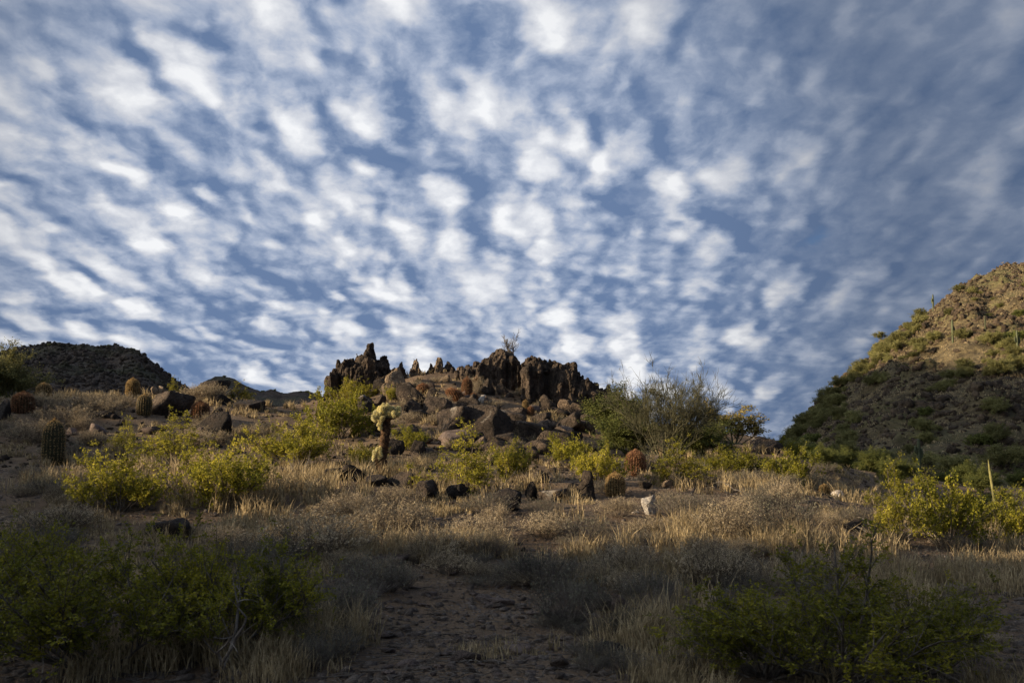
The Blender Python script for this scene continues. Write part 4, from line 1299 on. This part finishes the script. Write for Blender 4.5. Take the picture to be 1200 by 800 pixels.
for (u, vb, h, arms, lb) in [
    (1094, 364, 20, [(.45, .09, .25, 2.0), (.55, -.07, .12, .3)], 'saguaro standing on the skyline of the right hill'),
    (1117, 402, 28, [(.4, .09, .22, 0.2)], 'slim sunlit saguaro a little below the skyline of the right hill'),
    (1193, 415, 27, [(.4, .10, .25, .1), (.45, -.1, .2, .1)], 'saguaro near the right edge between yellow green trees'),
    (1078, 560, 46, [(.5, .08, .2, 0.1), (.62, -.08, .15, .1)], 'dark saguaro in the shade at the foot of the right hill'),
    (1155, 386, 16, [], 'short sunlit saguaro without arms on the upper slope')]:
    p = see_hill(u, vb) or (at(u, vb, 110)[0], 110.0)
    saguaro('saguaro', p[0], p[1], float(right_hill(np.array([p[0]]), np.array([p[1]]))[0]), h * p[1] / FPX, arms, lb, 'saguaros on the right hill')
for k in range(36):                                     # the hollow before the right hill
    u, y = r.uniform(870, 1200), r.uniform(42, 92)
    x = at(u, 500, y)[0]
    R = r.uniform(.4, .9) * (.5 + y / 90)
    place('valley_shrub', CM[3] if y < 60 and k % 3 else T_GREEN, 'olive shrub in the hollow between the near slope and the right hill', 'shrub',
          (x, y, gz(x, y) - .05), r.uniform(0, 6), (R, R, R * r.uniform(1.0, 1.6)), 'shrubs in the hollow before the right hill', fit=True)
# saguaros and bushes along the far skyline
for k, (u, h) in enumerate([(73, 6), (138, 6), (164, 6), (168, 5), (210, 6), (213, 5)]):
    ys = 440.0; x = at(u, 405, ys)[0]
    saguaro('saguaro', x, ys, float(mesa1(np.array([x]), np.array([ys]))[0]), h * ys / FPX, [(.4, .12, .3, .1)] if k % 2 else [],
            'tiny distant saguaro on the skyline of the dark flat topped hill', 'saguaros on the far flat hill')
for k, u in enumerate([33, 40, 58, 70, 78, 94, 104, 118, 127, 153, 156, 181, 190, 198, 206]):
    ys = 446.0; x = at(u, 405, ys)[0]
    o = obj('hill_shrub', HB[k % 4], loc=(x, ys, float(mesa1(np.array([x]), np.array([ys]))[0]))); R = r.uniform(.7, 1.6); o.scale = (R, R, R)
    tag(o, 'tiny shrub on the skyline of the far dark flat topped hill', 'shrub', 'shrubs on the far flat hill')
for k, u in enumerate([262, 290, 308, 322, 330, 352, 360]):
    ys = 645.0; x = at(u, 455, ys)[0]
    o = obj('hill_shrub', HB[k % 4], loc=(x, ys, float(mesa2(np.array([x]), np.array([ys]))[0]))); R = r.uniform(1, 2); o.scale = (R, R, R)
    tag(o, 'tiny shrub on the skyline of the low far hill beside the crag', 'shrub', 'shrubs on the low far hill')

# pole-like stalk at right
x, y, z, mpp = tocam(1168, 603)
t = thing('cactus_pole', 'thin pale green upright cactus pole beside the right creosote bushes', 'cactus', (x, y, z))
zs = np.linspace(-.05, 1, 9) * 64 * mpp
obj('stem', column(np.stack([-zs * .10, zs * 0, zs], -1), np.r_[np.full(7, 2.5), 2.0, .2] * mpp * .6, M['pole'], 8), t)


# ------------------------------------------------------------------ dry shrubs and grass
DT = [drybush(201 + i, 95, 7, 8, .021, M['drytwig'], M['seed'], .8) for i in range(3)]
DG = [drybush(211 + i, 100, 7, 2, .026, M['greytwig'], M['greyleaf'], .75) for i in range(3)]
DS = [drybush(221 + i, 70, 6, 6, .026, M['drytwig'], M['seed'], .8, 1, .008) for i in range(2)]


def dry(u, vb, w, h, kind, label, group, y1=62, nm='dry_shrub'):
    x, y, z, mpp = tocam(u, vb, 5.5, y1)
    pr = kind[int(abs(u) * 7) % len(kind)]
    place(nm, pr, label, 'dry shrub', (x, y + w * mpp * .2, z), rr.uniform(0, 6), (w * mpp / 2, w * mpp / 2, h * mpp), group, fit=True)


for a in [
    (362, 664, 150, 62, DT, 'wide tan dry shrub mound catching the sun left of centre'),
    (455, 628, 112, 40, DT, 'tan dry shrub below the cholla in the sun'),
    (405, 612, 80, 34, DT, 'pale seedy dry shrub left of the one below the cholla'),
    (512, 660, 84, 40, DT, 'brown dry shrub just right of the pink slab'),
    (262, 648, 56, 32, DT, 'small whitish dry shrub behind the large corner bush'),
    (640, 690, 90, 46, DG, 'grey dry shrub above the bare centre ground'),
    (668, 735, 96, 66, DG, 'grey dry shrub left of the pink boulder'),
    (770, 715, 90, 46, DG, 'purplish grey dry shrub right of the pink boulder'),
    (745, 680, 90, 44, DT, 'straw coloured dry shrub above the pink boulder'),
    (835, 690, 100, 56, DT, 'tan dry shrub left of the right near bush top'),
    (860, 640, 96, 52, DT, 'pale dry shrub on the bank right of the quartz rock'),
    (925, 630, 90, 52, DG, 'grey dry shrub on the bank left of the dark mound'),
    (800, 610, 70, 34, DG, 'dark grey dry shrub just right of the white quartz rock'),
    (690, 640, 80, 36, DG, 'dark grey dry shrub below the row of dark rocks'),
    (560, 640, 80, 34, DT, 'brown dry shrub below the black wedge rock'),
    (385, 740, 120, 60, DG, 'grey sprawling dry shrub right of the large corner bush'),
    (430, 700, 100, 50, DG, 'dim grey dry shrub below the pink slab'),
    (310, 690, 80, 44, DG, 'dim dry shrub hugging the right side of the corner bush'),
    (30, 660, 110, 50, DG, 'dim grey dry shrub at the left edge above the corner bush'),
    (60, 625, 100, 34, DT, 'tan dry shrub at the left edge below the left creosote'),
    (130, 480, 60, 22, DT, 'golden dry shrub on the left crest beside the pale topped cactus'),
    (30, 520, 80, 30, DT, 'golden dry shrub left of the tall green cactus'),
    (70, 500, 80, 26, DT, 'golden dry shrub behind the tall green cactus'),
    (95, 480, 60, 20, DT, 'golden dry shrub below the straw coloured cactus'),
    (230, 470, 50, 20, DT, 'golden dry shrub between flat topped block and trapezoid boulder'),
    (700, 568, 50, 34, DS, 'blond dry shrub under the sunlit creosote left of the cactus pair'),
]:
    dry(*a, 'named dry shrubs')
for (n, ur, vr, wr, hr, kd, lb, gp) in [
    (40, (380, 1000), (590, 700), (36, 80), (16, 34), DT, 'tan dry shrub on the shaded middle slope', 'tan shrubs on the middle slope'),
    (34, (560, 1000), (595, 740), (30, 74), (14, 32), DG, 'grey dry shrub on the shaded middle slope', 'grey shrubs on the middle slope'),
    (14, (260, 460), (640, 790), (50, 100), (24, 50), DG, 'grey dry shrub on the dark near slope beside the corner bush', 'shrubs beside the corner bush'),
    (14, (640, 860), (700, 800), (40, 80), (16, 34), DG, 'low dry shrub on the dark near ground right of centre', 'low shrubs right of centre'),
    (26, (0, 330), (470, 600), (26, 60), (12, 24), DT, 'straw coloured dry shrub on the left slope', 'straw shrubs on the left slope'),
    (16, (0, 360), (480, 640), (26, 60), (12, 24), DG, 'grey dry shrub on the left slope', 'grey shrubs on the left slope'),
    (46, (440, 700), (440, 540), (14, 34), (8, 18), DS, 'small straw dry shrub between the rocks of the knoll', 'straw shrubs on the knoll'),
    (20, (440, 720), (445, 545), (14, 34), (8, 16), DG, 'small grey dry shrub between the rocks of the knoll', 'grey shrubs on the knoll'),
    (22, (690, 1000), (545, 600), (26, 60), (12, 26), DG, 'grey dry shrub on the crest right of the cactus pair', 'grey shrubs on the crest'),
    (14, (1050, 1200), (640, 780), (24, 50), (8, 18), DT, 'small dry shrub on the bare ground at right', 'dry shrubs on the bare ground at right'),
    (14, (1000, 1200), (600, 650), (40, 80), (16, 34), DG, 'grey dry shrub around the right creosote bushes', 'grey shrubs around the right bushes'),
]:
    for k in range(n):
        dry(rr.uniform(*ur), rr.uniform(*vr), rr.uniform(*wr), rr.uniform(*hr), kd, lb, gp)

# grass: blades in tufts
r = np.random.default_rng(404)
X, Y = logxy(14000, r, 6.2, 56, .60)
U = 600 + FPX * X / Y
g = fbm(xy2(X, Y) / 1.3, 3, 55) * 1.7 - .27 - .22 * (Y < 13)
g = g - .62 * ((np.abs(U - 520 - 40 * np.sin(Y * 1.7)) < 130) & (Y < 12.5)) - .5 * ((np.abs(U - 762) < 22) & (Y > 14) & (Y < 17)) - .35 * ((U > 1040) & (Y < 20)) - .3 * ((U < 130) & (Y > 19) & (Y < 27)) + .25 * ((U > 250) & (U < 560) & (Y > 13) & (Y < 22)) + .15 * (Y > 13)
mk = g + r.uniform(-.3, .3, len(X)) > 0
X, Y = X[mk], Y[mk]; nt = len(X)
tall = .06 + .26 * np.clip(fbm(xy2(X, Y) / 2.2, 2, 56) * 1.4 + .4, 0, 1) + r.uniform(-.03, .12, nt)
nb = 20
ti = np.repeat(np.arange(nt), nb)
bx = X[ti] + r.normal(size=len(ti)) * .055; by = Y[ti] + r.normal(size=len(ti)) * .055
bz = ground(X, Y)[ti] - .01
h = tall[ti] * r.uniform(.5, 1.3, len(ti)); w_ = (.0020 + .00034 * Y[ti])
az = r.uniform(0, 2 * PI, len(ti)); lean = h * r.uniform(.05, 1.1, len(ti)) * r.uniform(.3, 1, len(ti))
dx, dy = np.cos(az), np.sin(az); sa = r.uniform(0, 2 * PI, len(ti)); sx_, sy_ = np.cos(sa) * w_, np.sin(sa) * w_
P0_ = np.stack([bx, by, bz], -1); P1_ = P0_ + np.stack([dx * lean * .35, dy * lean * .35, h * .6], -1); P2_ = P0_ + np.stack([dx * lean, dy * lean, h], -1)
sd = np.stack([sx_, sy_, 0 * sx_], -1)
V = np.stack([P0_ - sd, P0_ + sd, P1_ + sd * .8, P1_ - sd * .8, P2_], 1).reshape(-1, 3)
b5 = np.arange(len(ti)) * 5
Q = np.stack([b5, b5 + 1, b5 + 2, b5 + 3], -1); T = np.stack([b5 + 3, b5 + 2, b5 + 4], -1)
tag(obj('grass', mesh('grass', V, Q, T, mat=M['grass'])), 'dry straw coloured grass growing over the slopes', kind='stuff')

# dead branches
r = np.random.default_rng(33)
for (u, v, L, n, H, lb) in [(878, 584, .9, 5, .35, 'dark dead branch lying on the crest at right'), (420, 545, .9, 6, .7, 'bare grey brush standing left of the cholla'), (350, 560, .6, 6, .6, 'bare brown brush at the edge of the yellow green creosote'),
                            (252, 792, .8, 5, .75, 'pale bent dead branch at the bottom inside the corner bush'), (512, 516, .6, 3, .8, 'pale bare curved branch leaning on the boulder right of the cholla'), (1050, 640, .8, 6, .5, 'pale dead branches under the tall yellow tipped bush'),
                            (560, 580, .9, 9, .6, 'pale bare branches poking out of the twiggy creosote bush'), (822, 636, 1.0, 3, .12, 'fallen dead stick on the slope right of the quartz')]:
    x, y, z, mpp = tocam(u, v)
    S0 = fan(n, H, L, r, 8, (.3, 1), .05, .12)
    A1, _ = sprout(S0, 4, (.4, 1), .25 * L, .8, .5, .2, 4, r)
    V, Q = merge([tubes(S0, rad(n, 8, .014, .004), 5), tubes(A1, rad(len(A1), 4, .005, .002), 3)])
    tag(obj('dead_branch', mesh('dead_branch', V, Q, mat=M['deadwood']), loc=(x, y, z)), lb, 'dead branch')
